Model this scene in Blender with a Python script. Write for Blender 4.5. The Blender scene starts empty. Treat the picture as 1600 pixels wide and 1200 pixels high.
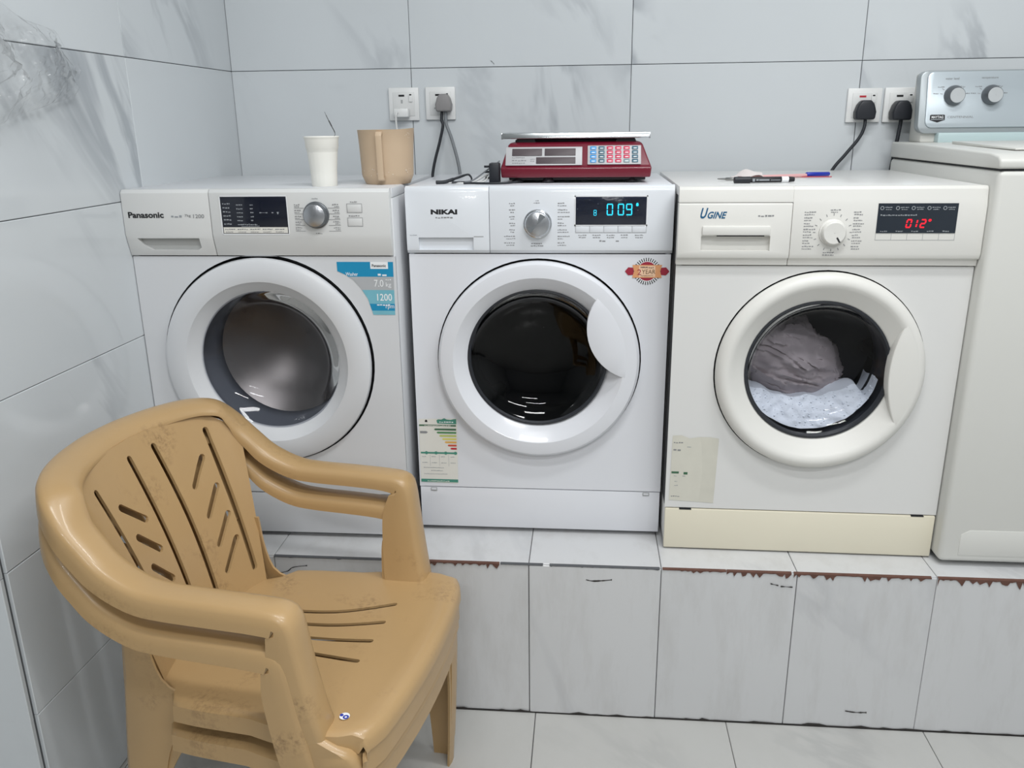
import bpy, bmesh, math, random
from mathutils import Vector, Matrix
random.seed(7)
R = math.radians
sc = bpy.context.scene
COL = sc.collection

# ------------------------------------------------------------------ camera
cam = bpy.data.cameras.new('camera'); cam_o = bpy.data.objects.new('camera', cam); COL.objects.link(cam_o)
cam.sensor_fit = 'HORIZONTAL'; cam.sensor_width = 36.0; cam.lens = 36.0 * 1304.83 / 1600.0
cam.clip_start = 0.02
cam_o.location = (0.4027, -1.887, 1.3927)
cam_o.rotation_euler = (1.2689, 0.0112, 0.0861)
sc.camera = cam_o
# ------------------------------------------------------------------ world, lamps, exposure
w = bpy.data.worlds.new('world'); sc.world = w; w.use_nodes = True
w.node_tree.nodes['Background'].inputs[0].default_value = (1.0, 0.99, 0.97, 1)
w.node_tree.nodes['Background'].inputs[1].default_value = 0.25
sc.view_settings.view_transform = 'Standard'; sc.view_settings.look = 'None'
sc.view_settings.gamma = 1.0; sc.view_settings.use_curve_mapping = False
sc.view_settings.exposure = 0.12
CEIL = 2.85
def lamp(x, y, sx, sy, power, z=CEIL - 0.03, col=(0.985, 0.995, 1.0)):
    l = bpy.data.lights.new('ceiling_light', 'AREA'); l.shape = 'RECTANGLE'; l.size = sx; l.size_y = sy
    l.energy = power; l.color = col
    o = bpy.data.objects.new('ceiling_light', l); COL.objects.link(o); o.location = (x, y, z)
    return o
lamp(1.15, -0.75, 0.9, 0.14, 17)
lamp(0.30, -1.35, 0.9, 0.14, 16)
lamp(1.30, -2.30, 1.2, 0.14, 26)
lamp(0.20, -3.60, 1.2, 0.14, 30)
lamp(0.60, -6.00, 1.2, 0.14, 30)

# ------------------------------------------------------------------ helpers
def srgb(r, g, b):
    f = lambda c: (c / 255 / 12.92) if c / 255 <= 0.04045 else ((c / 255 + 0.055) / 1.055) ** 2.4
    return (f(r), f(g), f(b), 1)
def mat(name, col, rough=0.4, metal=0.0, emit=None, estr=0.0, coat=0.0, spec=0.5, bump=None, vary=0.0, vscale=6.0, alpha=None):
    m = bpy.data.materials.new(name); m.use_nodes = True; nt = m.node_tree; b = nt.nodes['Principled BSDF']
    b.inputs['Base Color'].default_value = col; b.inputs['Roughness'].default_value = rough
    b.inputs['Metallic'].default_value = metal; b.inputs['Coat Weight'].default_value = coat
    b.inputs['Coat Roughness'].default_value = 0.06
    b.inputs['Specular IOR Level'].default_value = spec
    if emit: b.inputs['Emission Color'].default_value = emit; b.inputs['Emission Strength'].default_value = estr
    if vary or bump:
        tc = nt.nodes.new('ShaderNodeTexCoord')
    if vary:
        n = nt.nodes.new('ShaderNodeTexNoise'); n.inputs['Scale'].default_value = vscale; n.inputs['Detail'].default_value = 6
        nt.links.new(tc.outputs['Object'], n.inputs['Vector'])
        mx = nt.nodes.new('ShaderNodeMix'); mx.data_type = 'RGBA'
        mx.inputs['A'].default_value = tuple(c * (1 - vary) for c in col[:3]) + (1,)
        mx.inputs['B'].default_value = tuple(min(1, c * (1 + vary)) for c in col[:3]) + (1,)
        nt.links.new(n.outputs['Fac'], mx.inputs['Factor']); nt.links.new(mx.outputs['Result'], b.inputs['Base Color'])
    if bump:
        n2 = nt.nodes.new('ShaderNodeTexNoise'); n2.inputs['Scale'].default_value = bump[0]; n2.inputs['Detail'].default_value = 4
        nt.links.new(tc.outputs['Object'], n2.inputs['Vector'])
        bp = nt.nodes.new('ShaderNodeBump'); bp.inputs['Strength'].default_value = bump[1]; bp.inputs['Distance'].default_value = 0.002
        nt.links.new(n2.outputs['Fac'], bp.inputs['Height']); nt.links.new(bp.outputs['Normal'], b.inputs['Normal'])
    return m
def glassy(name, tint, refl=0.04, bump=None, rough=0.03, ior=1.5):
    """thin tinted film / pane: see-through with a fresnel reflection"""
    m = bpy.data.materials.new(name); m.use_nodes = True; nt = m.node_tree; nt.nodes.clear()
    out = nt.nodes.new('ShaderNodeOutputMaterial'); mix = nt.nodes.new('ShaderNodeMixShader')
    tr = nt.nodes.new('ShaderNodeBsdfTransparent'); tr.inputs[0].default_value = tint
    gl = nt.nodes.new('ShaderNodeBsdfGlossy'); gl.inputs['Roughness'].default_value = rough
    fr = nt.nodes.new('ShaderNodeFresnel'); fr.inputs[0].default_value = ior
    ad = nt.nodes.new('ShaderNodeMath'); ad.operation = 'ADD'; ad.inputs[1].default_value = refl - 0.04
    ad.use_clamp = True
    nt.links.new(fr.outputs[0], ad.inputs[0]); nt.links.new(ad.outputs[0], mix.inputs[0])
    nt.links.new(tr.outputs[0], mix.inputs[1]); nt.links.new(gl.outputs[0], mix.inputs[2]); nt.links.new(mix.outputs[0], out.inputs[0])
    if bump:
        tc = nt.nodes.new('ShaderNodeTexCoord'); n2 = nt.nodes.new('ShaderNodeTexNoise')
        n2.inputs['Scale'].default_value = bump[0]; n2.inputs['Detail'].default_value = 5
        nt.links.new(tc.outputs['Object'], n2.inputs['Vector'])
        bp = nt.nodes.new('ShaderNodeBump'); bp.inputs['Strength'].default_value = bump[1]; bp.inputs['Distance'].default_value = 0.01
        nt.links.new(n2.outputs['Fac'], bp.inputs['Height'])
        nt.links.new(bp.outputs['Normal'], gl.inputs['Normal']); nt.links.new(bp.outputs['Normal'], fr.inputs['Normal'])
    return m
def marble(name, base, vein, amount=0.55, rough=0.12, scale=1.0, dirt=0.0, dirtcol=(0.35, 0.33, 0.30, 1)):
    m = bpy.data.materials.new(name); m.use_nodes = True; nt = m.node_tree; b = nt.nodes['Principled BSDF']
    N = nt.nodes.new; L = nt.links.new
    tc = N('ShaderNodeTexCoord'); oi = N('ShaderNodeObjectInfo')
    mp = N('ShaderNodeMapping'); mp.inputs['Rotation'].default_value = (0, R(27), 0)
    comb = N('ShaderNodeCombineXYZ'); mul = N('ShaderNodeMath'); mul.operation = 'MULTIPLY'; mul.inputs[1].default_value = 37.0
    L(oi.outputs['Random'], mul.inputs[0]); L(mul.outputs[0], comb.inputs[0]); L(mul.outputs[0], comb.inputs[1]); L(mul.outputs[0], comb.inputs[2])
    add = N('ShaderNodeVectorMath'); L(tc.outputs['Object'], mp.inputs['Vector'])
    st = N('ShaderNodeVectorMath'); st.operation = 'MULTIPLY'; st.inputs[1].default_value = (3.4 * scale, 3.4 * scale, 1.15 * scale)
    L(mp.outputs[0], st.inputs[0]); L(st.outputs[0], add.inputs[0]); L(comb.outputs[0], add.inputs[1])
    n = N('ShaderNodeTexNoise'); n.inputs['Scale'].default_value = 1.0; n.inputs['Detail'].default_value = 5; n.inputs['Roughness'].default_value = 0.55
    n.inputs['Distortion'].default_value = 0.8
    L(add.outputs[0], n.inputs['Vector'])
    s1 = N('ShaderNodeMath'); s1.operation = 'SUBTRACT'; s1.inputs[1].default_value = 0.5; L(n.outputs['Fac'], s1.inputs[0])
    ab = N('ShaderNodeMath'); ab.operation = 'ABSOLUTE'; L(s1.outputs[0], ab.inputs[0])
    rp = N('ShaderNodeMapRange'); rp.inputs['From Min'].default_value = 0.0; rp.inputs['From Max'].default_value = 0.06
    rp.inputs['To Min'].default_value = 1.0; rp.inputs['To Max'].default_value = 0.0; rp.interpolation_type = 'SMOOTHSTEP'
    L(ab.outputs[0], rp.inputs['Value'])
    n2 = N('ShaderNodeTexNoise'); n2.inputs['Scale'].default_value = 0.55; n2.inputs['Detail'].default_value = 3
    L(add.outputs[0], n2.inputs['Vector'])
    r2 = N('ShaderNodeMapRange'); r2.inputs['From Min'].default_value = 0.50; r2.inputs['From Max'].default_value = 0.64; r2.interpolation_type = 'SMOOTHSTEP'
    L(n2.outputs['Fac'], r2.inputs['Value'])
    m1 = N('ShaderNodeMath'); m1.operation = 'MULTIPLY'; L(rp.outputs[0], m1.inputs[0]); L(r2.outputs[0], m1.inputs[1])
    m2 = N('ShaderNodeMath'); m2.operation = 'MULTIPLY'; m2.inputs[1].default_value = amount; L(m1.outputs[0], m2.inputs[0])
    # soft cloudy tone
    n3 = N('ShaderNodeTexNoise'); n3.inputs['Scale'].default_value = 0.8; n3.inputs['Detail'].default_value = 2; L(add.outputs[0], n3.inputs['Vector'])
    mx0 = N('ShaderNodeMix'); mx0.data_type = 'RGBA'
    mx0.inputs['A'].default_value = tuple(c * 0.94 for c in base[:3]) + (1,); mx0.inputs['B'].default_value = tuple(min(1, c * 1.05) for c in base[:3]) + (1,)
    L(n3.outputs['Fac'], mx0.inputs['Factor'])
    mx = N('ShaderNodeMix'); mx.data_type = 'RGBA'; mx.inputs['B'].default_value = vein
    L(mx0.outputs['Result'], mx.inputs['A']); L(m2.outputs[0], mx.inputs['Factor'])
    res = mx.outputs['Result']
    if dirt:
        n4 = N('ShaderNodeTexNoise'); n4.inputs['Scale'].default_value = 7.0; n4.inputs['Detail'].default_value = 8; n4.inputs['Roughness'].default_value = 0.7
        gp = N('ShaderNodeNewGeometry'); gs = N('ShaderNodeVectorMath'); gs.operation = 'MULTIPLY'; gs.inputs[1].default_value = (1.6, 1.0, 0.35); L(gp.outputs['Position'], gs.inputs[0]); L(gs.outputs[0], n4.inputs['Vector'])
        r4 = N('ShaderNodeMapRange'); r4.inputs['From Min'].default_value = 0.48; r4.inputs['From Max'].default_value = 0.78; r4.inputs['To Max'].default_value = dirt
        L(n4.outputs['Fac'], r4.inputs['Value'])
        mx2 = N('ShaderNodeMix'); mx2.data_type = 'RGBA'; mx2.inputs['B'].default_value = dirtcol
        L(res, mx2.inputs['A']); L(r4.outputs[0], mx2.inputs['Factor']); res = mx2.outputs['Result']
    L(res, b.inputs['Base Color']); b.inputs['Roughness'].default_value = rough
    return m

class MB:
    def __init__(s): s.v = []; s.f = []; s.mi = []
    def add(s, vs, fs, mi=0):
        o = len(s.v); s.v += [tuple(p) for p in vs]; s.f += [tuple(i + o for i in f) for f in fs]; s.mi += [mi] * len(fs); return s
    def box(s, x0, x1, y0, y1, z0, z1, mi=0):
        vs = [(x, y, z) for z in (z0, z1) for y in (y0, y1) for x in (x0, x1)]
        return s.add(vs, [(0, 2, 3, 1), (4, 5, 7, 6), (0, 1, 5, 4), (2, 6, 7, 3), (0, 4, 6, 2), (1, 3, 7, 5)], mi)
    def prism(s, poly, axis, a, b, mi=0):
        """poly of 2D points extruded along an axis; x:(y,z) y:(x,z) z:(x,y)"""
        n = len(poly)
        mk = {'x': lambda p, t: (t, p[0], p[1]), 'y': lambda p, t: (p[0], t, p[1]), 'z': lambda p, t: (p[0], p[1], t)}[axis]
        vs = [mk(p, a) for p in poly] + [mk(p, b) for p in poly]
        fs = [tuple(range(n))[::-1], tuple(range(n, 2 * n))] + [(i, (i + 1) % n, n + (i + 1) % n, n + i) for i in range(n)]
        return s.add(vs, fs, mi)
    def lathe(s, prof, c, axis='z', n=48, mi=0, cap0=False, cap1=False, sx=1.0):
        """prof: (radius, height) list about axis through c"""
        vs = []; fs = []; m = len(prof)
        for (r, h) in prof:
            for k in range(n):
                a = 2 * math.pi * k / n; p = (r * math.cos(a) * sx, r * math.sin(a))
                vs.append({'z': (c[0] + p[0], c[1] + p[1], c[2] + h), 'y': (c[0] + p[0], c[1] + h, c[2] + p[1]), 'x': (c[0] + h, c[1] + p[0], c[2] + p[1])}[axis])
        for i in range(m - 1):
            for k in range(n):
                k2 = (k + 1) % n; fs.append((i * n + k, i * n + k2, (i + 1) * n + k2, (i + 1) * n + k))
        if cap0: fs.append(tuple(range(n))[::-1])
        if cap1: fs.append(tuple(range((m - 1) * n, m * n)))
        return s.add(vs, fs, mi)
    def grid(s, fn, nu, nv, mi=0, closed_u=False):
        vs = [fn(i / (nu if closed_u else nu - 1), j / (nv - 1)) for i in range(nu) for j in range(nv)]
        fs = []
        for i in range(nu if closed_u else nu - 1):
            for j in range(nv - 1):
                i2 = (i + 1) % nu; fs.append((i * nv + j, i2 * nv + j, i2 * nv + j + 1, i * nv + j + 1))
        return s.add(vs, fs, mi)
    def tube(s, pts, r, n=8, mi=0, smooth=True, caps=True):
        P = [Vector(p) for p in pts]
        if smooth and len(P) > 2: P = catmull(P, 8)
        rr = r if isinstance(r, (list, tuple)) else [r] * len(P)
        if len(rr) != len(P): rr = [rr[min(len(rr) - 1, int(i * len(rr) / len(P)))] for i in range(len(P))]
        vs = []; fs = []; up = None
        for i, p in enumerate(P):
            t = (P[min(i + 1, len(P) - 1)] - P[max(i - 1, 0)]).normalized()
            if up is None: up = Vector((0, 0, 1)) if abs(t.z) < 0.9 else Vector((1, 0, 0))
            a = t.cross(up).normalized(); up = a.cross(t).normalized()
            for k in range(n):
                q = 2 * math.pi * k / n; vs.append(p + (a * math.cos(q) + up * math.sin(q)) * rr[i])
        for i in range(len(P) - 1):
            for k in range(n):
                k2 = (k + 1) % n; fs.append((i * n + k, i * n + k2, (i + 1) * n + k2, (i + 1) * n + k))
        if caps: fs += [tuple(range(n))[::-1], tuple(range((len(P) - 1) * n, len(P) * n))]
        return s.add(vs, fs, mi)
    def mesh(s, name):
        me = bpy.data.meshes.new(name); me.from_pydata([tuple(p) for p in s.v], [], s.f)
        me.polygons.foreach_set('material_index', s.mi); me.update(); return me
    def build(s, name, mats, parent=None, bevel=0.0, seg=2, angle=35, fix=True, smooth=True):
        me = s.mesh(name)
        bm = bmesh.new(); bm.from_mesh(me)
        if fix: bmesh.ops.recalc_face_normals(bm, faces=bm.faces)
        if bevel:
            es = [e for e in bm.edges if len(e.link_faces) == 2 and e.calc_face_angle(0) > R(30)]
            bmesh.ops.bevel(bm, geom=es, offset=bevel, segments=seg, affect='EDGES', profile=0.5, clamp_overlap=True)
        bm.to_mesh(me); bm.free()
        for m in (mats if isinstance(mats, (list, tuple)) else [mats]): me.materials.append(m)
        if smooth:
            me.polygons.foreach_set('use_smooth', [True] * len(me.polygons)); me.set_sharp_from_angle(angle=R(angle))
        o = bpy.data.objects.new(name, me); COL.objects.link(o)
        if parent: o.parent = parent
        return o
def catmull(P, k):
    out = []
    for i in range(len(P) - 1):
        p0, p1, p2, p3 = P[max(i - 1, 0)], P[i], P[i + 1], P[min(i + 2, len(P) - 1)]
        for j in range(k):
            t = j / k
            out.append(0.5 * ((2 * p1) + (p2 - p0) * t + (2 * p0 - 5 * p1 + 4 * p2 - p3) * t * t + (3 * p1 - p0 - 3 * p2 + p3) * t ** 3))
    out.append(P[-1]); return out
def thing(name, label, cat, loc=(0, 0, 0), rz=0.0, group=None):
    o = bpy.data.objects.new(name, None); COL.objects.link(o); o.location = loc; o.rotation_euler = (0, 0, rz)
    o.empty_display_size = 0.05
    return tag(o, label, cat, group)
def tag(o, label, cat, group=None):
    o['label'] = label; o['category'] = cat
    if group: o['group'] = group
    return o
def struct(o): o['kind'] = 'structure'; return o
def boolean(o, cutters):
    """subtract cutter objects, bake the result, remove the cutters"""
    for c in cutters:
        md = o.modifiers.new('b', 'BOOLEAN'); md.object = c; md.operation = 'DIFFERENCE'; md.solver = 'EXACT'
    dg = bpy.context.evaluated_depsgraph_get(); dg.update()
    me = bpy.data.meshes.new_from_object(o.evaluated_get(dg))
    o.modifiers.clear(); old = o.data; nm = old.name; o.data = me; bpy.data.meshes.remove(old); me.name = nm
    for c in cutters:
        cm = c.data; bpy.data.objects.remove(c); bpy.data.meshes.remove(cm)
    me.polygons.foreach_set('use_smooth', [True] * len(me.polygons)); me.set_sharp_from_angle(angle=R(35))
    return o
def text(body, width, height, x, z, y, m, parent, name='lettering', bold=0.0, shear=0.0, align='LEFT', label=None, tilt=None):
    """flat lettering on a face that looks towards -y; width x height in metres, (x,z) lower-left (or centre)"""
    cu = bpy.data.curves.new(name, 'FONT'); cu.body = body; cu.size = 1.0; cu.shear = shear; cu.offset = bold; cu.resolution_u = 3
    o = bpy.data.objects.new(name, cu); COL.objects.link(o)
    dg = bpy.context.evaluated_depsgraph_get(); dg.update()
    me = bpy.data.meshes.new_from_object(o.evaluated_get(dg)); bpy.data.objects.remove(o); bpy.data.curves.remove(cu)
    xs = [v.co.x for v in me.vertices]; ys = [v.co.y for v in me.vertices]
    x0, x1, y0, y1 = min(xs), max(xs), min(ys), max(ys)
    sx = width / (x1 - x0); sy = height / (y1 - y0)
    ox = x - (width / 2 if align == 'CENTER' else 0); oz = z - (height / 2 if align == 'CENTER' else 0)
    for v in me.vertices:
        px, pz = ox + (v.co.x - x0) * sx, oz + (v.co.y - y0) * sy
        v.co = (px, y if tilt is None else tilt(pz), pz)
    me.materials.clear(); me.materials.append(m); me.update()
    o = bpy.data.objects.new(name, me); COL.objects.link(o); o.parent = parent
    if label: o['label'] = label
    return o
def marks(spec, y, m, parent, name='fine_print', rnd=None, tilt=None):
    """tiny illegible printing: rows of short strokes; spec = (x, z, width, height)"""
    rnd = rnd or random.Random(3); b = MB()
    for (x, z, wd, h) in spec:
        c = x
        while c < x + wd - h * 0.3:
            l = h * rnd.uniform(0.5, 1.3); l = min(l, x + wd - c)
            zz = z + h * rnd.uniform(-0.08, 0.08); hh = h * rnd.uniform(0.35, 0.6)
            f = (lambda q: y) if tilt is None else tilt
            b.add([(c, f(zz), zz), (c + l, f(zz), zz), (c + l, f(zz + hh), zz + hh), (c, f(zz + hh), zz + hh)], [(0, 1, 2, 3)])
            c += l + h * rnd.uniform(0.15, 0.4)
    o = b.build(name, m, parent, smooth=False, fix=False); o['kind'] = 'stuff'; return o

# ------------------------------------------------------------------ materials
M = {}
M['tile'] = marble('wall_tile', srgb(212, 217, 220), srgb(148, 154, 161), 0.62, 0.10)
M['plat_tile'] = marble('platform_tile', srgb(208, 209, 210), srgb(168, 170, 174), 0.35, 0.24, dirt=0.30)
M['floor_tile'] = marble('floor_tile', srgb(188, 188, 185), srgb(158, 158, 158), 0.35, 0.18, dirt=0.12)
M['grout'] = mat('grout', srgb(88, 90, 93), 0.9, vary=0.15, vscale=30)
M['paint'] = mat('painted_wall', srgb(215, 218, 220), 0.7, vary=0.03)
M['brick'] = mat('broken_tile_edge', srgb(98, 68, 58), 0.9, vary=0.35, vscale=40)
M['dark'] = mat('dark_dirt', srgb(52, 49, 47), 0.9)
M['white_a'] = mat('enamel_grey_white', srgb(214, 216, 219), 0.34, coat=0.2, vary=0.015)
M['white_b'] = mat('enamel_cool_white', srgb(224, 226, 231), 0.28, coat=0.3, vary=0.012)
M['white_c'] = mat('enamel_warm_white', srgb(222, 222, 220), 0.34, coat=0.2, vary=0.012)
M['ivory'] = mat('ivory_plastic', srgb(225, 224, 219), 0.42, coat=0.05, vary=0.012)
M['yellowed'] = mat('yellowed_ivory', srgb(228, 222, 202), 0.35, vary=0.03)
M['panel_a'] = mat('panel_plastic_grey', srgb(218, 219, 218), 0.42, vary=0.012)
M['panel_b'] = mat('panel_plastic_cool', srgb(224, 228, 233), 0.22, coat=0.35, vary=0.01)
M['recess'] = mat('recess_grey', srgb(176, 177, 175), 0.5)
M['gap'] = mat('shadow_gap_rubber', srgb(30, 31, 34), 0.8)
M['rubber'] = mat('door_gasket', srgb(118, 122, 130), 0.45)
M['gasket_dk'] = mat('door_gasket_dark', srgb(40, 43, 49), 0.4)
M['steel'] = mat('drum_steel', srgb(150, 144, 140), 0.34, 1.0)
M['steel_dk'] = mat('drum_steel_dark', srgb(52, 54, 62), 0.5, 0.7)
M['chrome'] = mat('chrome_knob', srgb(205, 208, 212), 0.16, 1.0)
M['chrome_br'] = mat('brushed_knob', srgb(190, 192, 196), 0.3, 1.0, bump=(200, 0.1))
M['knob_dk'] = mat('knob_rim_dark', srgb(112, 116, 120), 0.3, 0.6)
M['knob_lt'] = mat('knob_cap_silver', srgb(214, 218, 220), 0.35, 0.45)
M['display'] = mat('display_glass', srgb(20, 24, 38), 0.08, spec=0.6)
M['display_w'] = mat('display_glass_film', srgb(22, 30, 52), 0.10, spec=0.7, bump=(38, 0.9))
M['display_g'] = mat('display_glass_grey', srgb(40, 47, 56), 0.14, spec=0.5)
M['cyan'] = mat('cyan_led', srgb(20, 90, 100), 0.5, emit=srgb(40, 215, 250), estr=1.15)
M['red_led'] = mat('red_led', srgb(100, 8, 14), 0.5, emit=srgb(255, 25, 50), estr=1.1)
M['print'] = mat('grey_print', srgb(138, 139, 141), 0.6)
M['print_lt'] = mat('pale_print', srgb(150, 155, 160), 0.6)
M['black'] = mat('black_print', srgb(28, 30, 33), 0.5)
M['blueprint'] = mat('blue_print', srgb(28, 92, 132), 0.4)
M['seam'] = mat('button_outline', srgb(165, 167, 168), 0.6)
M['white'] = mat('white_print', srgb(238, 240, 242), 0.5)
M['st_blue'] = mat('sticker_blue', srgb(28, 142, 186), 0.35, vary=0.08, vscale=20)
M['st_grey'] = mat('sticker_silver', srgb(176, 179, 182), 0.35, vary=0.06, vscale=20)
M['st_teal'] = mat('sticker_teal', srgb(120, 184, 200), 0.35, vary=0.15, vscale=30)
M['st_paper'] = mat('sticker_paper', srgb(224, 222, 214), 0.55, vary=0.04, vscale=30)
M['st_worn'] = mat('sticker_residue', srgb(212, 210, 198), 0.65, vary=0.06, vscale=25)
M['st_worn2'] = mat('sticker_residue_dirty', srgb(208, 206, 194), 0.7, vary=0.08, vscale=30)
M['green_dk'] = mat('label_green_dark', srgb(62, 104, 76), 0.5)
M['green'] = mat('label_green', srgb(84, 138, 92), 0.5)
M['green_t'] = mat('label_teal', srgb(72, 140, 122), 0.5)
M['lime'] = mat('label_lime', srgb(188, 196, 110), 0.5)
M['yellow'] = mat('label_yellow', srgb(218, 210, 112), 0.5)
M['orange'] = mat('label_orange', srgb(222, 174, 92), 0.5)
M['redor'] = mat('label_red_orange', srgb(206, 88, 66), 0.5)
M['redl'] = mat('label_red', srgb(190, 44, 58), 0.5)
M['maroon'] = mat('sticker_maroon', srgb(158, 36, 58), 0.45)
M['copper'] = mat('sticker_copper', srgb(222, 158, 110), 0.4, vary=0.1, vscale=60)
M['peach'] = mat('sticker_peach', srgb(238, 200, 168), 0.4)
M['chair'] = mat('chair_plastic', srgb(184, 152, 107), 0.36, coat=0.10, vary=0.05, vscale=9, bump=(300, 0.04))
def add_scuffs(m):
    nt = m.node_tree; b = nt.nodes['Principled BSDF']; src = b.inputs['Base Color'].links[0].from_socket; N = nt.nodes.new; L = nt.links.new
    tc = N('ShaderNodeTexCoord'); a = N('ShaderNodeTexNoise'); a.inputs['Scale'].default_value = 9; a.inputs['Detail'].default_value = 3; L(tc.outputs['Object'], a.inputs['Vector'])
    f = N('ShaderNodeTexNoise'); f.inputs['Scale'].default_value = 95; f.inputs['Detail'].default_value = 8; f.inputs['Roughness'].default_value = .75; L(tc.outputs['Object'], f.inputs['Vector'])
    ra = N('ShaderNodeMapRange'); ra.inputs['From Min'].default_value = .56; ra.inputs['From Max'].default_value = .74; L(a.outputs['Fac'], ra.inputs['Value'])
    rf = N('ShaderNodeMapRange'); rf.inputs['From Min'].default_value = .46; rf.inputs['From Max'].default_value = .62; L(f.outputs['Fac'], rf.inputs['Value'])
    mu = N('ShaderNodeMath'); mu.operation = 'MULTIPLY'; L(ra.outputs[0], mu.inputs[0]); L(rf.outputs[0], mu.inputs[1])
    m2 = N('ShaderNodeMath'); m2.operation = 'MULTIPLY'; m2.inputs[1].default_value = .6; L(mu.outputs[0], m2.inputs[0])
    mx = N('ShaderNodeMix'); mx.data_type = 'RGBA'; mx.inputs['B'].default_value = srgb(104, 76, 48)
    L(m2.outputs[0], mx.inputs['Factor']); L(src, mx.inputs['A']); L(mx.outputs['Result'], b.inputs['Base Color'])
add_scuffs(M['chair'])
M['scuff'] = mat('brown_scuff', srgb(110, 84, 56), 0.8)
M['socket'] = mat('socket_white', srgb(232, 233, 232), 0.3)
M['socket_in'] = mat('socket_inset', srgb(222, 223, 222), 0.35)
M['plug_grey'] = mat('plug_grey', srgb(140, 138, 138), 0.5)
M['plug_black'] = mat('plug_black', srgb(32, 35, 42), 0.45)
M['cord_black'] = mat('cord_black', srgb(34, 38, 44), 0.5)
M['cord_grey'] = mat('cord_grey', srgb(126, 130, 134), 0.5)
M['cord_white'] = mat('cord_white', srgb(225, 226, 224), 0.5)
M['cup'] = mat('white_foam', srgb(240, 239, 232), 0.6, vary=0.01)
M['jug'] = mat('beige_plastic', srgb(203, 179, 151), 0.5, vary=0.05, vscale=14)
M['jug_res'] = mat('soap_residue', srgb(222, 208, 190), 0.8)
M['scale_red'] = mat('scale_red', srgb(112, 22, 42), 0.28, coat=0.3)
M['scale_blk'] = mat('scale_black', srgb(28, 28, 33), 0.5)
M['scale_plate'] = mat('scale_faceplate', srgb(186, 186, 188), 0.4)
M['lcd'] = mat('lcd_window', srgb(78, 68, 72), 0.5)
M['tray'] = mat('scale_steel_tray', srgb(196, 200, 202), 0.22, 1.0)
M['key_blue'] = mat('key_blue', srgb(60, 150, 215), 0.4)
M['key_teal'] = mat('key_teal', srgb(58, 100, 118), 0.4)
M['key_red'] = mat('key_red', srgb(206, 52, 88), 0.4)
M['key_grey'] = mat('key_grey', srgb(130, 150, 155), 0.4)
M['pen_blue'] = mat('pen_cap_blue', srgb(34, 54, 168), 0.3)
M['pen_pink'] = mat('pen_barrel_pink', srgb(222, 172, 172), 0.3)
M['pen_red'] = mat('pen_stripe_red', srgb(190, 84, 92), 0.3)
M['paper'] = mat('paper_scrap', srgb(226, 218, 216), 0.7)
M['silver'] = mat('silver_metal', srgb(170, 170, 168), 0.3, 1.0)
M['console'] = mat('console_silver', srgb(196, 206, 212), 0.30, 0.35)
M['console_trim'] = mat('console_trim_grey', srgb(165, 172, 175), 0.32, 0.3)
M['tl_white'] = mat('top_loader_white', srgb(213, 213, 208), 0.40, coat=0.05, vary=0.012)
M['teal_strip'] = mat('console_foot_teal', srgb(192, 212, 214), 0.25)
M['glass'] = glassy('door_glass', (0.34, 0.36, 0.40, 1), 0.05, ior=1.25)
M['glass_b'] = glassy('door_glass_smoked', (0.10, 0.105, 0.125, 1), 0.055, ior=1.22)
M['glass_c'] = glassy('door_glass_clear', (0.66, 0.67, 0.70, 1), 0.05, ior=1.2)
M['film'] = glassy('clear_film', (0.995, 0.995, 0.995, 1), 0.05, bump=(70, 0.25), rough=0.09, ior=1.22)
M['cloth'] = mat('wet_laundry', srgb(176, 166, 168), 0.8, vary=0.12, vscale=18, bump=(30, 0.5))
M['cloth2'] = mat('wet_laundry_dark', srgb(92, 84, 88), 0.8, vary=0.1, vscale=18)
M['glass_l'] = glassy('door_glass_wash', (0.86, 0.87, 0.90, 1), 0.05, ior=1.2)
M['suds'] = mat('soap_suds', srgb(232, 238, 246), 0.6, bump=(160, 0.5))
M['twig'] = mat('dark_twig', srgb(86, 86, 88), 0.8)

# ------------------------------------------------------------------ setting
PH = 0.413            # platform height
PY = -0.1556          # platform front
WY = 0.5824           # back wall face
TW, TH = 0.6147, 0.3085
Z0 = 1.5448
def tile_mesh(wd, ht, th=0.009, gap=0.0015, bev=0.0012):
    b = MB(); b.box(gap / 2, wd - gap / 2, 0, th, gap / 2, ht - gap / 2)
    me = b.mesh('tile'); bm = bmesh.new(); bm.from_mesh(me); bmesh.ops.recalc_face_normals(bm, faces=bm.faces)
    es = [e for e in bm.edges if all(abs(v.co.y) < 1e-6 for v in e.verts)]
    bmesh.ops.bevel(bm, geom=es, offset=bev, segments=1, affect='EDGES'); bm.to_mesh(me); bm.free()
    return me
TC = {}
def tile(name, wd, ht, loc, parent, m, rz=0.0, rx=0.0, th=0.009):
    k = (round(wd, 4), round(ht, 4), m, th)
    if k not in TC: TC[k] = tile_mesh(wd, ht, th); TC[k].materials.append(M[m])
    o = bpy.data.objects.new(name, TC[k]); COL.objects.link(o); o.parent = parent
    o.location = Vector(loc) + Vector((random.uniform(-.0003, .0003), random.uniform(-.0003, .0003), 0)); o.rotation_euler = (rx, 0, rz)
    return o
# left wall is very slightly out of square
LX = lambda y: -0.6152 - 0.0209 * (WY - y)
LROT = math.atan(0.0209)
YE = -0.633
# back wall
wb = struct(MB().box(-0.80, 3.0, WY + 0.006, WY + 0.16, 0, CEIL).build('wall_back', M['grout']))
xs = [-0.6152] + [-0.0942 + TW * i for i in range(6)]
for j in range(-3, 4):
    z = Z0 + j * TH
    for i in range(len(xs) - 1):
        x1 = min(xs[i + 1], 3.0)
        tile('wall_tile', x1 - xs[i], TH, (xs[i], WY, z), wb, 'tile')
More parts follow.
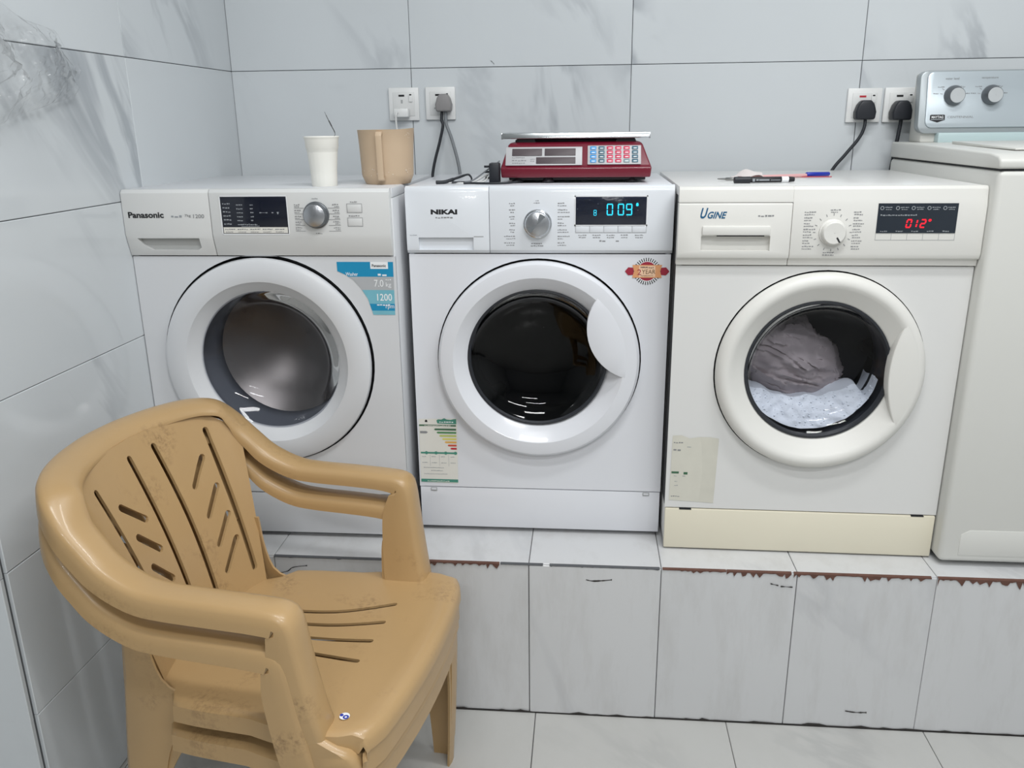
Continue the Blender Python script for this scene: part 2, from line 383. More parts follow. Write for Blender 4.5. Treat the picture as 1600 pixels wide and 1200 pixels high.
# left wall: runs from the back corner to an outside corner beside the chair, then turns away
wl = MB()
wl.add([(LX(WY) - .007, WY + .006, 0), (LX(YE) - .007, YE + .007, 0), (-3.0, YE + .007, 0), (-3.0, WY + .006, 0),
        (LX(WY) - .007, WY + .006, CEIL), (LX(YE) - .007, YE + .007, CEIL), (-3.0, YE + .007, CEIL), (-3.0, WY + .006, CEIL)],
       [(0, 1, 2, 3), (4, 5, 6, 7), (0, 1, 5, 4), (1, 2, 6, 5), (2, 3, 7, 6), (3, 0, 4, 7)])
wl = struct(wl.build('wall_left', M['grout'], smooth=False))
ys = [(WY + .005, 0.025), (0.025, YE + .013)]
zr = [Z0 + j * TH for j in range(-5, 4)]
for z in zr:
    for (ya, yb) in ys:
        o = tile('wall_tile', (ya - yb) / math.cos(LROT), TH, (LX(yb), yb, max(z, 0.001)), wl, 'tile')
        # tile's -y face turned to look along +x
        o.rotation_euler = (0, 0, math.pi / 2 + 0.0)
        o.rotation_euler.z = math.pi / 2 - LROT
    for i in range(3):
        tile('wall_tile', TW, TH, (LX(YE) - .003 - TW * (i + 1), YE - .003, max(z - .006, 0.001)), wl, 'tile')
# platform
pf = struct(MB().box(-0.625, 3.0, PY + .007, WY + .004, 0.0, PH - .009).build('platform', M['grout']))
px0 = 0.2814 - 0.3059 * 3
px = [0.2814 - 0.3059 * 2 + 0.3059 * i for i in range(11)]
px = [LX(PY) + .003] + px
random.seed(11)
for i in range(len(px) - 1):
    x1 = min(px[i + 1], 2.99)
    tile('platform_tile', x1 - px[i], PH - .004, (px[i], PY + random.uniform(-.001, .001), 0.001), pf, 'plat_tile')
    for (ya, yb) in ((PY + .002, 0.145), (0.145, 0.445)):
        o = tile('platform_tile', x1 - px[i], yb - ya, (px[i], ya, PH), pf, 'plat_tile'); o.rotation_euler = (-math.pi / 2, 0, 0)
        o.rotation_euler = (math.pi / 2, 0, 0); o.location = (px[i], yb, PH)
        o.rotation_euler = (-math.pi / 2, 0, 0); o.location = (px[i], ya, PH)
# the chipped arris: strips of brown body showing along the front top edge
def chips(x0, x1, depth, seed, prob=1.0, m='brick'):
    r = random.Random(seed); b = MB(); x = x0; n = 0; top = []; bot = []
    while x < x1:
        d = depth * (0.10 + r.random() ** 2.6 * 1.25) if r.random() < prob else depth * 0.12
        top.append((x, PH - .002)); bot.append((x, PH - .003 - d)); x += r.uniform(.0025, .0085)
    poly = top + bot[::-1]; k = len(top)
    vs = [(p[0], PY - .0022, p[1]) for p in top] + [(p[0], PY - .0022, p[1]) for p in bot] + [(p[0], PY + .004, p[1] + .0022) for p in top]
    fs = [(i, i + 1, k + i + 1, k + i) for i in range(k - 1)] + [(i, i + 1, 2 * k + i + 1, 2 * k + i) for i in range(k - 1)]
    b.add(vs, fs); return b.build('chipped_edge', M[m], pf, smooth=False, fix=False)
chips(0.045, 0.215, 0.010, 1, 0.8); chips(0.215, 0.32, 0.002, 2, 0.3, 'grout'); chips(-0.33, 0.03, 0.003, 3, 0.3, 'grout')
chips(0.59, 0.74, 0.006, 4, 0.6); chips(0.735, 0.885, 0.010, 5, 0.9); chips(0.885, 1.19, 0.011, 6, 0.9); chips(1.20, 1.50, 0.016, 8, 0.95); chips(0.33, 0.588, 0.002, 9, 0.3, 'grout')
def scratch(pts, wd, parent, y=None, name='dark_crack'):
    b = MB(); r = random.Random(len(pts)); P = catmull([Vector((p[0], 0, p[1])) for p in pts], 5); vs = []
    for p in P:
        h = wd * r.uniform(.4, 1.2); vs += [(p.x, y, p.z - h / 2), (p.x, y, p.z + h / 2)]
    b.add(vs, [(2 * i, 2 * i + 2, 2 * i + 3, 2 * i + 1) for i in range(len(P) - 1)])
    return b.build(name, M['dark'], parent, smooth=False, fix=False)
ym = PY - .0018
scratch([(0.415, .377), (.43, .374), (.455, .376), (.475, .379)], .004, pf, ym)
scratch([(0.835, .383), (.853, .379)], .003, pf, ym); scratch([(0.858, .377), (.885, .376)], .003, pf, ym)
scratch([(1.035, .048), (1.06, .045), (1.085, .046)], .004, pf, ym)
scratch([(-.327, .365), (-.30, .372), (-.285, .383), (-.25, .389)], .003, pf, ym)
scratch([(.1320, 1.5615), (.1375, 1.557), (.1420, 1.5520)], .002, wb, WY - .0012)
# dirt line where platform meets floor
b = MB(); r = random.Random(5); x = -0.3; vs = []
while x < 1.8:
    h = .003 + .006 * r.random() ** 2; vs += [(x, PY - .0021, .0005), (x, PY - .0021, h)]; x += r.uniform(.008, .03)
b.add(vs, [(2 * i, 2 * i + 2, 2 * i + 3, 2 * i + 1) for i in range(len(vs) // 2 - 1)])
b.build('dirt_line', M['dark'], pf, smooth=False, fix=False)
# floor
fl = struct(MB().box(-3.0, 3.0, -9.0, WY + .1, -0.10, -0.008).build('floor', M['grout']))
FT = 0.462
for i in range(-3, 6):
    for j in range(5):
        o = tile('floor_tile', FT, FT, (0.2965 + (i - 1) * FT, PY - .001 - (j + 1) * FT, 0), fl, 'floor_tile'); o.rotation_euler = (-math.pi / 2, 0, 0)
b = MB(); b.box(-3.0, 3.0, -9.0, PY - .004 - 5 * FT, -0.009, 0.0); b.build('floor_slab', M['floor_tile'], fl)
# rest of the room, behind and beside the camera
struct(MB().box(-3.1, 3.1, -9.1, WY + .16, CEIL, CEIL + .1).build('ceiling', M['paint']))
struct(MB().box(3.0, 3.1, -9.0, WY + .16, 0, CEIL).build('wall_right', M['paint']))
struct(MB().box(-3.1, 3.1, -9.1, -9.0, 0, CEIL).build('wall_front', M['paint']))
struct(MB().box(-3.1, -3.0, -9.0, YE + .007, 0, CEIL).build('wall_far_left', M['paint']))

# ------------------------------------------------------------------ front-loading washers
def ring_panel(x0, x1, z0, z1, cx, cz, r, y0, y1, n=72):
    """rectangular sheet with a round hole"""
    angs = sorted(set([2 * math.pi * k / n for k in range(n)] + [math.atan2(zz - cz, xx - cx) % (2 * math.pi) for xx in (x0, x1) for zz in (z0, z1)]))
    b = MB(); vs = []
    for a in angs:
        c, s = math.cos(a), math.sin(a)
        t = min([((x1 if c > 0 else x0) - cx) / c if abs(c) > 1e-9 else 1e9, ((z1 if s > 0 else z0) - cz) / s if abs(s) > 1e-9 else 1e9])
        for y in (y0, y1): vs += [(cx + r * c, y, cz + r * s), (cx + t * c, y, cz + t * s)]
    m = len(angs); fs = []
    for i in range(m):
        a, c = 4 * i, 4 * ((i + 1) % m)
        fs += [(a, a + 1, c + 1, c), (a + 2, c + 2, c + 3, a + 3), (a + 1, a + 3, c + 3, c + 1), (a, c, c + 2, a + 2)]
    return b.add(vs, fs)
def flap(cx, cz, R0, hx, hz, hr, y0, y1, clip=None):
    """door grip: the lens shared by the door disc and a second circle"""
    pts = []; d = math.hypot(hx - cx, hz - cz); th = math.atan2(hz - cz, hx - cx)
    a = (R0 * R0 - hr * hr + d * d) / (2 * d); h = math.sqrt(R0 * R0 - a * a)
    a1 = math.atan2(h, a)
    n = 18
    for i in range(n + 1):
        q = th - a1 + 2 * a1 * i / n; pts.append((cx + R0 * math.cos(q), cz + R0 * math.sin(q)))
    p_end = pts[-1]; p_st = pts[0]
    q0 = math.atan2(p_end[1] - hz, p_end[0] - hx) % (2 * math.pi); q1 = math.atan2(p_st[1] - hz, p_st[0] - hx) % (2 * math.pi)
    if q1 < q0: q1 += 2 * math.pi
    for i in range(1, n):
        q = q0 + (q1 - q0) * i / n; pts.append((hx + hr * math.cos(q), hz + hr * math.sin(q)))
    return MB().prism(pts, 'y', y0, y1)
def seven(ch, x, z, wd, ht, y, t, b, slant=0.0):
    segs = {'0': 'abcdef', '1': 'bc', '2': 'abged', '9': 'abcdfg', '8': 'abcdefg', 'o': 'abfg'}[ch]
    g = t * 0.35; m = ht / 2
    S = {'a': (t * .5, ht - t, wd - t * .5, ht), 'd': (t * .5, 0, wd - t * .5, t), 'g': (t * .5, m - t / 2, wd - t * .5, m + t / 2),
         'f': (0, m + g, t, ht - g - t * .4), 'b': (wd - t, m + g, wd, ht - g - t * .4), 'e': (0, g + t * .4, t, m - g), 'c': (wd - t, g + t * .4, wd, m - g)}
    for s in segs:
        u0, w0, u1, w1 = S[s]
        b.add([(x + u + slant * q, y, z + q) for (u, q) in ((u0, w0), (u1, w0), (u1, w1), (u0, w1))], [(0, 1, 2, 3)])
def outline(x0, x1, z0, z1, t, y, b):
    for (a, c, d, e) in ((x0, x1, z0, z0 + t), (x0, x1, z1 - t, z1), (x0, x0 + t, z0, z1), (x1 - t, x1, z0, z1)):
        b.add([(a, y, d), (c, y, d), (c, y, e), (a, y, e)], [(0, 1, 2, 3)])

def washer_shell(t, wd, dep, H, door, body_m, top_m, kick_z, kick_m, panel_z, side_in=0.0):
    cx, cz, rh = door
    # cabinet: two sides, back, bottom and a front sheet with the porthole
    b = MB(); s = side_in
    b.box(s, s + .012, .004, dep, .012, H - .022); b.box(wd - s - .012, wd - s, .004, dep, .012, H - .022)
    b.box(s, wd - s, dep - .012, dep, .012, H - .022); b.box(s, wd - s, .004, dep, .012, .03)
    b.build('cabinet', body_m, t, bevel=.002)
    ring_panel(s, wd - s, kick_z + .0015, panel_z - .001, cx, cz, rh, 0, .010).build('front_panel', body_m, t, angle=25)
    b = MB(); b.box(0.0, wd, .006, dep + .004, H - .022, H); b.build('top_plate', top_m, t, bevel=.004)
    for (x, y) in ((.05, .06), (wd - .05, .06), (.05, dep - .06), (wd - .05, dep - .06)):
        MB().lathe([(.018, 0), (.020, .004), (.016, .013)], (x, y, 0), 'z', 12, cap0=True, cap1=True).build('foot', M['gap'], t)
def bowl_parts(door_o, cx, cz, r, y, gm, depth=.075, gask='rubber'):
    prof = [(r * .995, y), (r * .93, y + .010), (r * .84, y + .026), (r * .70, y + depth * .72), (r * .48, y + depth * .93), (r * .22, y + depth), (0.0005, y + depth * 1.01)]
    MB().lathe(prof, (cx, 0, cz), 'y', 64).build('door_glass', gm, door_o, angle=80)
def drum(t, cx, cz, r, m, gm, y0=.02, dep=.30, dish=False):
    MB().lathe([(r * 1.12, y0 + .012), (r * 1.10, y0 + .03), (r * .99, y0 + .05), (r * .97, y0 + .085), (r * 1.05, y0 + .10)], (cx, 0, cz), 'y', 56).build('gasket', gm, t, angle=60)
    d = MB().lathe([(r * 1.05, y0 + .10), (r * 1.32, y0 + .115), (r * 1.38, y0 + .13)] + ([(r * 1.38, y0 + dep - .03), (r * 1.25, y0 + dep - .01), (r * 1.0, y0 + dep + .022), (r * .75, y0 + dep + .046), (r * .5, y0 + dep + .064), (r * .25, y0 + dep + .075), (.001, y0 + dep + .078)] if dish else [(r * 1.38, y0 + dep), (r * 1.1, y0 + dep + .02), (r * .5, y0 + dep + .012), (.001, y0 + dep)]), (cx, 0, cz), 'y', 64).build('drum', m, t, angle=40)
    for k in range(0 if dish else 3):
        a = R(90 + 120 * k + 25); c, s = math.cos(a), math.sin(a); rr = r * 1.36; b = MB()
        q = []
        for (rad, off) in ((rr, -.03), (rr - .035, -.008), (rr - .035, .008), (rr, .03)):
            q.append((cx + rad * c - off * s, cz + rad * s + off * c))
        b.prism(q, 'y', y0 + .14, y0 + dep - .02).build('drum_paddle', m, d, bevel=.006)
def knob(t, x, z, y, r, h, m_face, m_rim, name='program_knob', n=40, scallop=0):
    k = MB().lathe([(r * 1.12, 0), (r * 1.10, -.003), (r * 1.0, -.004), (r * .97, -h * .85), (r * .90, -h)], (x, y, z), 'y', n, cap0=True)
    o = k.build(name, m_rim, t, angle=40)
    MB().lathe([(r * .90, -h), (r * .86, -h - .0008), (.0005, -h - .0004)], (x, y, z), 'y', n).build('knob_face', m_face, o, angle=40)
    return o

# ---- left washer (grey white, digital panel, chrome knob)
t1 = thing('washing_machine', 'greyish white front-load washer by the left wall, empty steel drum, blue sticker beside its door', 'washing machine', (-0.6266, -0.061, PH), 0.0045)
W1 = 0.6070; H = 0.85
washer_shell(t1, W1, 0.50, H, (.2965, .4555, .2495), M['white_a'], M['white_a'], .120, M['white_a'], .702)
# panel side profile: vertical face, then a band that falls back to the cabinet
pp1 = [(.010, .7035), (-.004, .7035), (-.0145, .742), (-.0165, .752), (-.0155, .843), (-.008, .850), (.010, .850)]
b = MB().prism(pp1, 'x', .2015, W1 - .003); cp = b.build('control_panel', M['panel_a'], t1, bevel=.0012)
b = MB().prism(pp1, 'x', -.001, .1995); dr = b.build('detergent_drawer', M['panel_a'], t1, bevel=.0012)
c = MB().prism([(.024, .7435), (.168, .7435), (.169, .722), (.160, .7165), (.055, .7165), (.034, .728)], 'y', -.05, -.001).build('cut', M['recess'], None)
c.matrix_world = t1.matrix_world; c.parent = t1
boolean(dr, [c])
MB().box(.022, .171, -.0012, .002, .714, .746).build('handle_recess', M['recess'], dr)
yf = -.0168
text('Panasonic', .082, .0135, .0116, .7885, yf, M['black'], dr, bold=.032)
text('7kg', .014, .007, .142, .7895, yf, M['print'], dr, bold=.01); text('1200', .025, .0085, .1615, .788, yf, M['print'], dr, bold=.01)
marks([(.1106, .790, .028, .008)], yf, M['print_lt'], dr)
ds = MB().box(.2266, .3760, -.0172, -.012, .7535, .8345).build('display', M['display'], cp, bevel=.0006)
b = MB(); outline(.2245, .3780, .7515, .8365, .0022, -.0170, b); b.build('display_bezel', M['white'], cp, smooth=False, fix=False)
MB().box(.2286, .3742, -.0178, -.0165, .7552, .7680).build('button_strip', M['st_paper'], cp)
yd = -.0175
marks([(.231 + .0, .818 - .0088 * i, .017, .0045) for i in range(7)] + [(.262, .8155 - .0085 * i, .014, .004) for i in range(6)] + [(.293, .8155 - .0085 * i, .007, .004) for i in range(6)] + [(.270, .773, .036, .004), (.270, .7695, .042, .003)], yd, M['print_lt'], cp)
b = MB()
for xx in (.3135, .3275, .341): b.box(xx, xx + .004, yd, yd + .0005, .7985, .8005)
b.box(.316, .331, yd, yd + .0005, .7992, .7998); b.prism([(.3525, .801), (.3575, .801), (.3555, .796), (.3545, .796)], 'y', yd, yd + .0005)
b.build('display_icons', M['print_lt'], cp)
marks([(.232 + .0285 * i, .7625, .023, .004) for i in range(5)] + [(.233 + .0285 * i, .757, .018, .003) for i in range(5)], -.0181, M['print'], cp)
knob(cp, .4406, .794, -.0165, .0262, .016, M['chrome_br'], M['knob_dk'])
spec = []
for i in range(5):
    zz = .8155 - .0125 * i; spec += [(.3925, zz, .014, .004), (.3925, zz - .004, .011, .003), (.478, zz, .015, .004), (.482, zz - .004, .011, .003)]
spec += [(.4335, .8285, .013, .003), (.437, .753, .014, .004)]
marks(spec, yf, M['print'], cp)
b = MB()
for i in range(5):
    zz = .814 - .0125 * i
    for (xa, xb) in ((.3925, .414), (.467, .494)): b.add([(xa, yf, zz - .0053), (xb, yf, zz - .0053), (xb, yf, zz - .0044), (xa, yf, zz - .0044)], [(0, 1, 2, 3)])
b.build('dial_lines', M['print'], cp, smooth=False, fix=False)
for (za, zb) in ((.7995, .8175), (.770, .7875)):
    bt = MB().box(.5105, .5430, -.0169, -.014, za, zb).build('push_button', M['panel_a'], cp, bevel=.0008)
    b = MB(); outline(.5098, .5437, za - .0007, zb + .0007, .0009, yf - .0004, b); b.build('button_outline', M['print'], cp, smooth=False, fix=False)
marks([(.518, .821, .015, .004), (.513, .791, .026, .004)], yf, M['print'], cp)
d1 = MB().lathe([(.243, .006), (.245, -.004), (.2425, -.012), (.236, -.0155), (.205, -.019), (.192, -.0165), (.181, -.004), (.168, .006), (.164, .012)], (.295, 0, .4535), 'y', 96).build('door', M['white_a'], t1, angle=30)
bowl_parts(d1, .2985, .4555, .168, .006, M['glass_c'], .060)
drum(t1, .2985, .4555, .165, M['steel'], M['rubber'], dep=.17, dish=True)
MB().lathe([(.2483, .0), (.2483, .02), (.20, .021), (.17, .022)], (.295, 0, .4535), 'y', 72).build('door_seat', M['gap'], t1)
k1 = MB().box(0, W1, .001, .012, .012, .1185).build('kick_plate', M['white_a'], t1, bevel=.0015)
# blue capacity sticker with a swooping left edge
ys_ = -.0008
edge = [(.4735, .689), (.4738, .668), (.491, .6605), (.508, .6495), (.5255, .629), (.540, .605), (.5505, .5685)]
def sx_at(z):
    for (a, bb) in zip(edge[:-1], edge[1:]):
        if bb[1] <= z <= a[1]: k = (a[1] - z) / (a[1] - bb[1]); return a[0] + (bb[0] - a[0]) * k
    return edge[-1][0]
b = MB()
def band(z1, z0, mi):
    zs = sorted(set([z1, z0] + [e[1] for e in edge if z0 < e[1] < z1]), reverse=True)
    L_ = [(sx_at(z), ys_, z) for z in zs]; n = len(zs)
    b.add(L_ + [(.6018 - .001 * (.689 - z) / .12, ys_, z) for z in zs], [(i, i + 1, n + i + 1, n + i) for i in range(n - 1)], mi)
band(.689, .6555, 0); band(.6555, .6255, 1); band(.6255, .594, 2); band(.594, .578, 0); band(.578, .5685, 2)
stk = b.build('capacity_sticker', [M['st_blue'], M['st_grey'], M['st_teal']], t1, smooth=False, fix=False)
MB().box(.5500, .5900, ys_ - .0003, ys_, .6735, .6890).build('brand_tab', M['white'], stk)
text('Panasonic', .032, .0065, .5535, .6775, ys_ - .0006, M['black'], stk, bold=.02)
text('Washer', .028, .008, .4925, .6575, ys_ - .0003, M['white'], stk, bold=.01)
marks([(.566, .658, .026, .010)], ys_ - .0003, M['white'], stk)
text('7.0', .021, .016, .5565, .633, ys_ - .0003, M['white'], stk); text('kg', .012, .013, .583, .630, ys_ - .0003, M['white'], stk)
text('1200', .034, .016, .5615, .601, ys_ - .0003, M['white'], stk, bold=.01); text('rpm', .019, .010, .580, .5805, ys_ - .0004, M['white'], stk)
marks([(.583, .648, .013, .004), (.560, .590, .03, .005)], ys_ - .0003, M['white'], stk)

# ---- middle washer (cool white, cyan timer)
t2 = thing('washing_machine', 'cool white washer in the middle, lit cyan timer, red rosette sticker, dark empty door', 'washing machine', (0, 0, PH), 0.0)
W2 = 0.5925
washer_shell(t2, W2, 0.43, H, (.296, .450, .2385), M['white_b'], M['white_b'], .119, M['white_b'], .699)
pp2 = [(.010, .7005), (-.001, .7005), (-.0075, .708), (-.0085, .72), (-.0085, .836), (-.0045, .846), (.002, .850), (.010, .850)]
cp = MB().prism(pp2, 'x', .1878, W2 + .002).build('control_panel', M['panel_b'], t2, bevel=.0010)
dr = MB().prism(pp2, 'x', -.002, .1868).build('detergent_drawer', M['panel_b'], t2, bevel=.0010)
c = MB().box(.0255, .1505, -.05, -.0002, .7085, .7365).build('cut', M['recess'], None); c.matrix_world = t2.matrix_world; c.parent = t2
boolean(dr, [c])
MB().box(.023, .153, .0, .003, .706, .738).build('handle_recess', M['panel_b'], dr)
yf = -.0088
text('NIKAI', .060, .0110, .0555, .788, yf, M['black'], dr, bold=.055)
marks([(.066, .7795, .041, .0055)], yf, M['print'], dr, name='model_print')
marks([(.006, .741, .016, .003)], yf, M['print_lt'], dr)
MB().box(.1515, .1735, yf, yf + .001, .7375, .7395).build('drawer_slit', M['seam'], dr)
dsp = MB().box(.3795, .5345, -.0098, -.004, .7645, .8255).build('display', M['display_w'], cp, bevel=.0006)
b = MB(); outline(.3770, .5370, .762, .828, .0028, -.0094, b); b.build('display_bezel', M['white'], cp, smooth=False, fix=False)
b = MB(); yd = -.0101
for ch, xx in (('0', .4475), ('0', .4715), ('9', .4895)): seven(ch, xx, .785, .0140, .0255, yd, .0026, b)
seven('o', .5115, .8035, .0050, .0085, yd, .0016, b)
b.lathe([(.0001, 0), (.0030, 0)], (.5140, yd, .8075), 'y', 10)
seven('8', .4190, .7845, .0065, .0125, yd, .0013, b)
b.build('timer_digits', M['cyan'], dsp, smooth=False, fix=False)
fb = MB(); import mathutils.noise as mn
def filmp(u, v_):
    x = .380 + .154 * u; z = .7655 + .0590 * v_; k = (1 - u) * v_
    return (x, -.0112 - .0030 * k * abs(mn.noise(Vector((x * 120, z * 160, 3)))) - .0006 * mn.noise(Vector((x * 260, z * 300, 6))), z)
fb.grid(filmp, 40, 18); fb.build('protective_film', M['film'], dsp, smooth=False)
for i in range(5):
    xa = .3795 + .0312 * i
    MB().box(xa + .0006, xa + .0302, -.0094, -.004, .7475, .7615).build('push_button', M['panel_b'], cp, bevel=.0007)
b = MB()
for i in range(6):
    xa = .3795 + .0312 * i - .0005; b.add([(xa, yf, .747), (xa + .0008, yf, .747), (xa + .0008, yf, .762), (xa, yf, .762)], [(0, 1, 2, 3)])
b.add([(.379, yf, .7464), (.5358, yf, .7464), (.5358, yf, .7471), (.379, yf, .7471)], [(0, 1, 2, 3)])
b.build('button_outline', M['seam'], cp, smooth=False, fix=False)
marks([(.386 + .0312 * i, .7405, .018, .004) for i in range(5)] + [(.387 + .0312 * i, .7355, .016, .004) for i in range(5)] + [(.433, .7275, .015, .006), (.469, .7275, .007, .006)], yf, M['print'], cp)
kn = knob(cp, .2955, .7670, -.0085, .0285, .017, M['chrome_br'], M['chrome'])
b = MB(); yk = -.0085 - .0182
for a0 in (R(42), R(198)):
    b.add([(.2955, yk, .767)] + [(.2955 + .024 * math.cos(a0 + R(36) * i / 6), yk, .767 + .024 * math.sin(a0 + R(36) * i / 6)) for i in range(7)], [(0, i, i + 1) for i in range(1, 7)])
b.build('sheen_wedge', M['chrome'], kn, smooth=False, fix=False)  # brighter wedges imitate the light sheen across the brushed knob face
spec = []
for i in range(7):
    zz = .8105 - .0145 * i; wl_ = .013 if i < 5 else .025
    spec += [(.245 - wl_, zz, wl_, .0042), (.245 - wl_ * .8, zz - .0050, wl_ * .8, .0038), (.340, zz, .015 + .006 * (i % 3), .0042), (.340, zz - .0052, .012 + .007 * ((i + 1) % 3), .0038)]
spec += [(.291, .8165, .007, .003), (.287, .8115, .014, .0035), (.281, .722, .025, .004), (.280, .717, .028, .004)]
marks(spec, yf, M['print'], cp)
d2 = MB().lathe([(.233, .006), (.235, -.010), (.2335, -.020), (.228, -.0255), (.220, -.0272), (.1985, -.0278), (.1960, -.0262), (.178, -.0075), (.166, .002), (.160, .012)], (.296, 0, .450), 'y', 96).build('door', M['white_b'], t2, angle=30)
bowl_parts(d2, .2925, .4525, .1655, .002, M['glass_b'], .050)
MB().lathe([(.1645, .0005), (.1600, -.0005), (.1570, .006)], (.2925, 0, .4525), 'y', 72).build('glass_rim', M['gasket_dk'], d2)
flap(.296, .450, .2050, .530, .533, .122, -.0279, .004).build('door_handle', M['white_b'], d2, bevel=.0016, angle=26)
drum(t2, .2925, .4525, .163, M['steel_dk'], M['gasket_dk'])
MB().lathe([(.2383, .0), (.2383, .02), (.20, .021), (.17, .022)], (.296, 0, .450), 'y', 72).build('door_seat', M['gap'], t2)
k2 = MB().box(0.001, W2 - .001, .0005, .012, .012, .1178).build('kick_plate', M['white_b'], t2, bevel=.0012)
for xx in (.035, .558):
    MB().box(xx - .008, xx + .008, -.0012, .004, .1085, .1172).build('kick_clip', M['seam'], k2, bevel=.0008)
    MB().box(xx - .006, xx + .006, -.0016, .004, .1115, .1155).build('clip_face', M['white_b'], k2)
# rosette sticker
yr = -.0008; cx, cz = .5410, .6600
b = MB(); b.lathe([(.0001, 0), (.0215, 0)], (cx, yr, cz), 'y', 40, 0); b.lathe([(.0215, 0), (.0285, 0)], (cx, yr, cz), 'y', 40, 1, sx=1.0)
ro = b.build('warranty_sticker', [M['maroon'], M['white']], t2, smooth=False, fix=False)
b = MB()
for k in range(34):
    a = 2 * math.pi * k / 34; c, s = math.cos(a), math.sin(a)
    b.add([(cx + rr * c - o * s, yr - .0003, cz + rr * s + o * c) for (rr, o) in ((.0228, -.0012), (.0305, -.0009), (.0305, .0009), (.0228, .0012))], [(0, 1, 2, 3)])
b.build('rosette_ray', M['black'], ro, smooth=False, fix=False)
b = MB()
for sgn in (-1, 1):
    b.add([(cx + sgn * .030, yr - .0003, cz - .008), (cx + sgn * .042, yr - .0003, cz - .009), (cx + sgn * .0495, yr - .0003, cz), (cx + sgn * .042, yr - .0003, cz + .009), (cx + sgn * .030, yr - .0003, cz + .008)], [(0, 1, 2, 3, 4)])
b.build('ribbon_end', M['maroon'], ro, smooth=False, fix=False)
b = MB(); zz = .0145
pts = [(-.033, -zz), (-.033 + .004, 0), (-.033, zz), (.033, zz), (.033 - .004, 0), (.033, -zz)]
b.add([(cx + p[0], yr - .0006, cz + p[1]) for p in pts], [tuple(range(6))]); b.add([(cx + p[0] * .55, yr - .0007, cz + p[1] * .86) for p in ((-.033, -zz), (-.033, zz), (.033, zz), (.033, -zz))], [(0, 1, 2, 3)], 1)
b.build('ribbon', [M['copper'], M['peach']], ro, smooth=False, fix=False)
text('2', .0085, .0125, cx - .0215, cz - .008, yr - .0010, M['maroon'], ro); text('YEAR', .030, .0095, cx - .0115, cz - .0055, yr - .0010, M['scuff'], ro)
text('NIKAI', .0155, .0035, cx - .0145, cz + .0075, yr - .0010, M['black'], ro, bold=.03); marks([(cx + .003, cz + .0075, .011, .004)], yr - .0010, M['black'], ro)
text('WARRANTY', .028, .0032, cx - .014, cz - .0115, yr - .0010, M['scuff'], ro)
# energy label
ye = -.0008; b = MB()
b.add([(.003, ye, .132), (.0965, ye, .129), (.0985, ye, .3005), (.0045, ye, .2975)], [(0, 1, 2, 3)])
en = b.build('energy_label', M['st_paper'], t2, smooth=False, fix=False)
def strip(x0, x1, z0, z1, m, nm='label_bar', tip=0.0):
    b = MB(); y = ye - .0004
    if tip: b.add([(x0 + tip, y, z0), (x1, y, z0), (x1, y, z1), (x0 + tip, y, z1), (x0, y, (z0 + z1) / 2)], [(0, 1, 2, 3, 4)])
    else: b.add([(x0, y, z0), (x1, y, z0), (x1, y, z1), (x0, y, z1)], [(0, 1, 2, 3)])
    return b.build(nm, m, en, smooth=False, fix=False)
b = MB(); pts = [(.048, .2945), (.052, .2975), (.060, .297), (.067, .3005), (.073, .2975), (.082, .2965), (.090, .2985), (.0965, .299), (.0965, .2855), (.050, .2870)]
b.add([(p[0], ye - .0004, p[1]) for p in pts], [tuple(range(len(pts)))]); b.build('label_banner', M['green_t'], en, smooth=False, fix=False)
strip(.005, .0955, .2795, .2835, M['green_dk'])
marks([(.018, .2802, .064, .0035)], ye - .0006, M['st_paper'], en)
b = MB(); b.prism([(.0195, .290), (.0255, .290), (.0255, .2935), (.0225, .2965), (.0195, .2935)], 'y', ye - .0004, ye); b.build('label_house', M['black'], en)
marks([(.055, .2895, .034, .005)], ye - .0006, M['white'], en)
for i, (x0, m) in enumerate(((.041, 'green_dk'), (.047, 'green'), (.053, 'lime'), (.060, 'yellow'), (.066, 'orange'), (.073, 'redor'), (.0795, 'redl'))):
    zc = .2715 - .0083 * i; strip(x0, .0955, zc - .0024, zc + .0024, M[m], tip=.003)
b = MB(); b.add([(p[0], ye - .0004, p[1]) for p in ((.0065, .2605), (.022, .2605), (.0255, .2635), (.022, .2665), (.0065, .2665))], [tuple(range(5))]); b.build('rating_arrow', M['print'], en, smooth=False, fix=False)
strip(.006, .096, .2075, .2120, M['green_t'])
for i in range(4):
    MB().lathe([(.0001, 0), (.0042, 0)], (.020 + .024 * i, ye - .0005, .2098), 'y', 14).build('label_dot', M['green_t'], en, smooth=False)
marks([(.009 + .0235 * i, .199, .010, .003) for i in range(4)] + [(.009 + .0235 * i, .183, .013, .0028) for i in range(4)] + [(.012, .170, .05, .0028), (.03, .162, .03, .0028), (.012, .153, .058, .0025)], ye - .0004, M['print_lt'], en)
b = MB()
for xx in (.0285, .0515, .0745): b.add([(xx, ye - .0004, .175), (xx + .0005, ye - .0004, .175), (xx + .0005, ye - .0004, .205), (xx, ye - .0004, .205)], [(0, 1, 2, 3)])
b.build('label_rule', M['print_lt'], en, smooth=False, fix=False)
strip(.004, .0965, .1320, .1400, M['green_t'])
marks([(.02, .134, .055, .004)], ye - .0006, M['st_paper'], en)

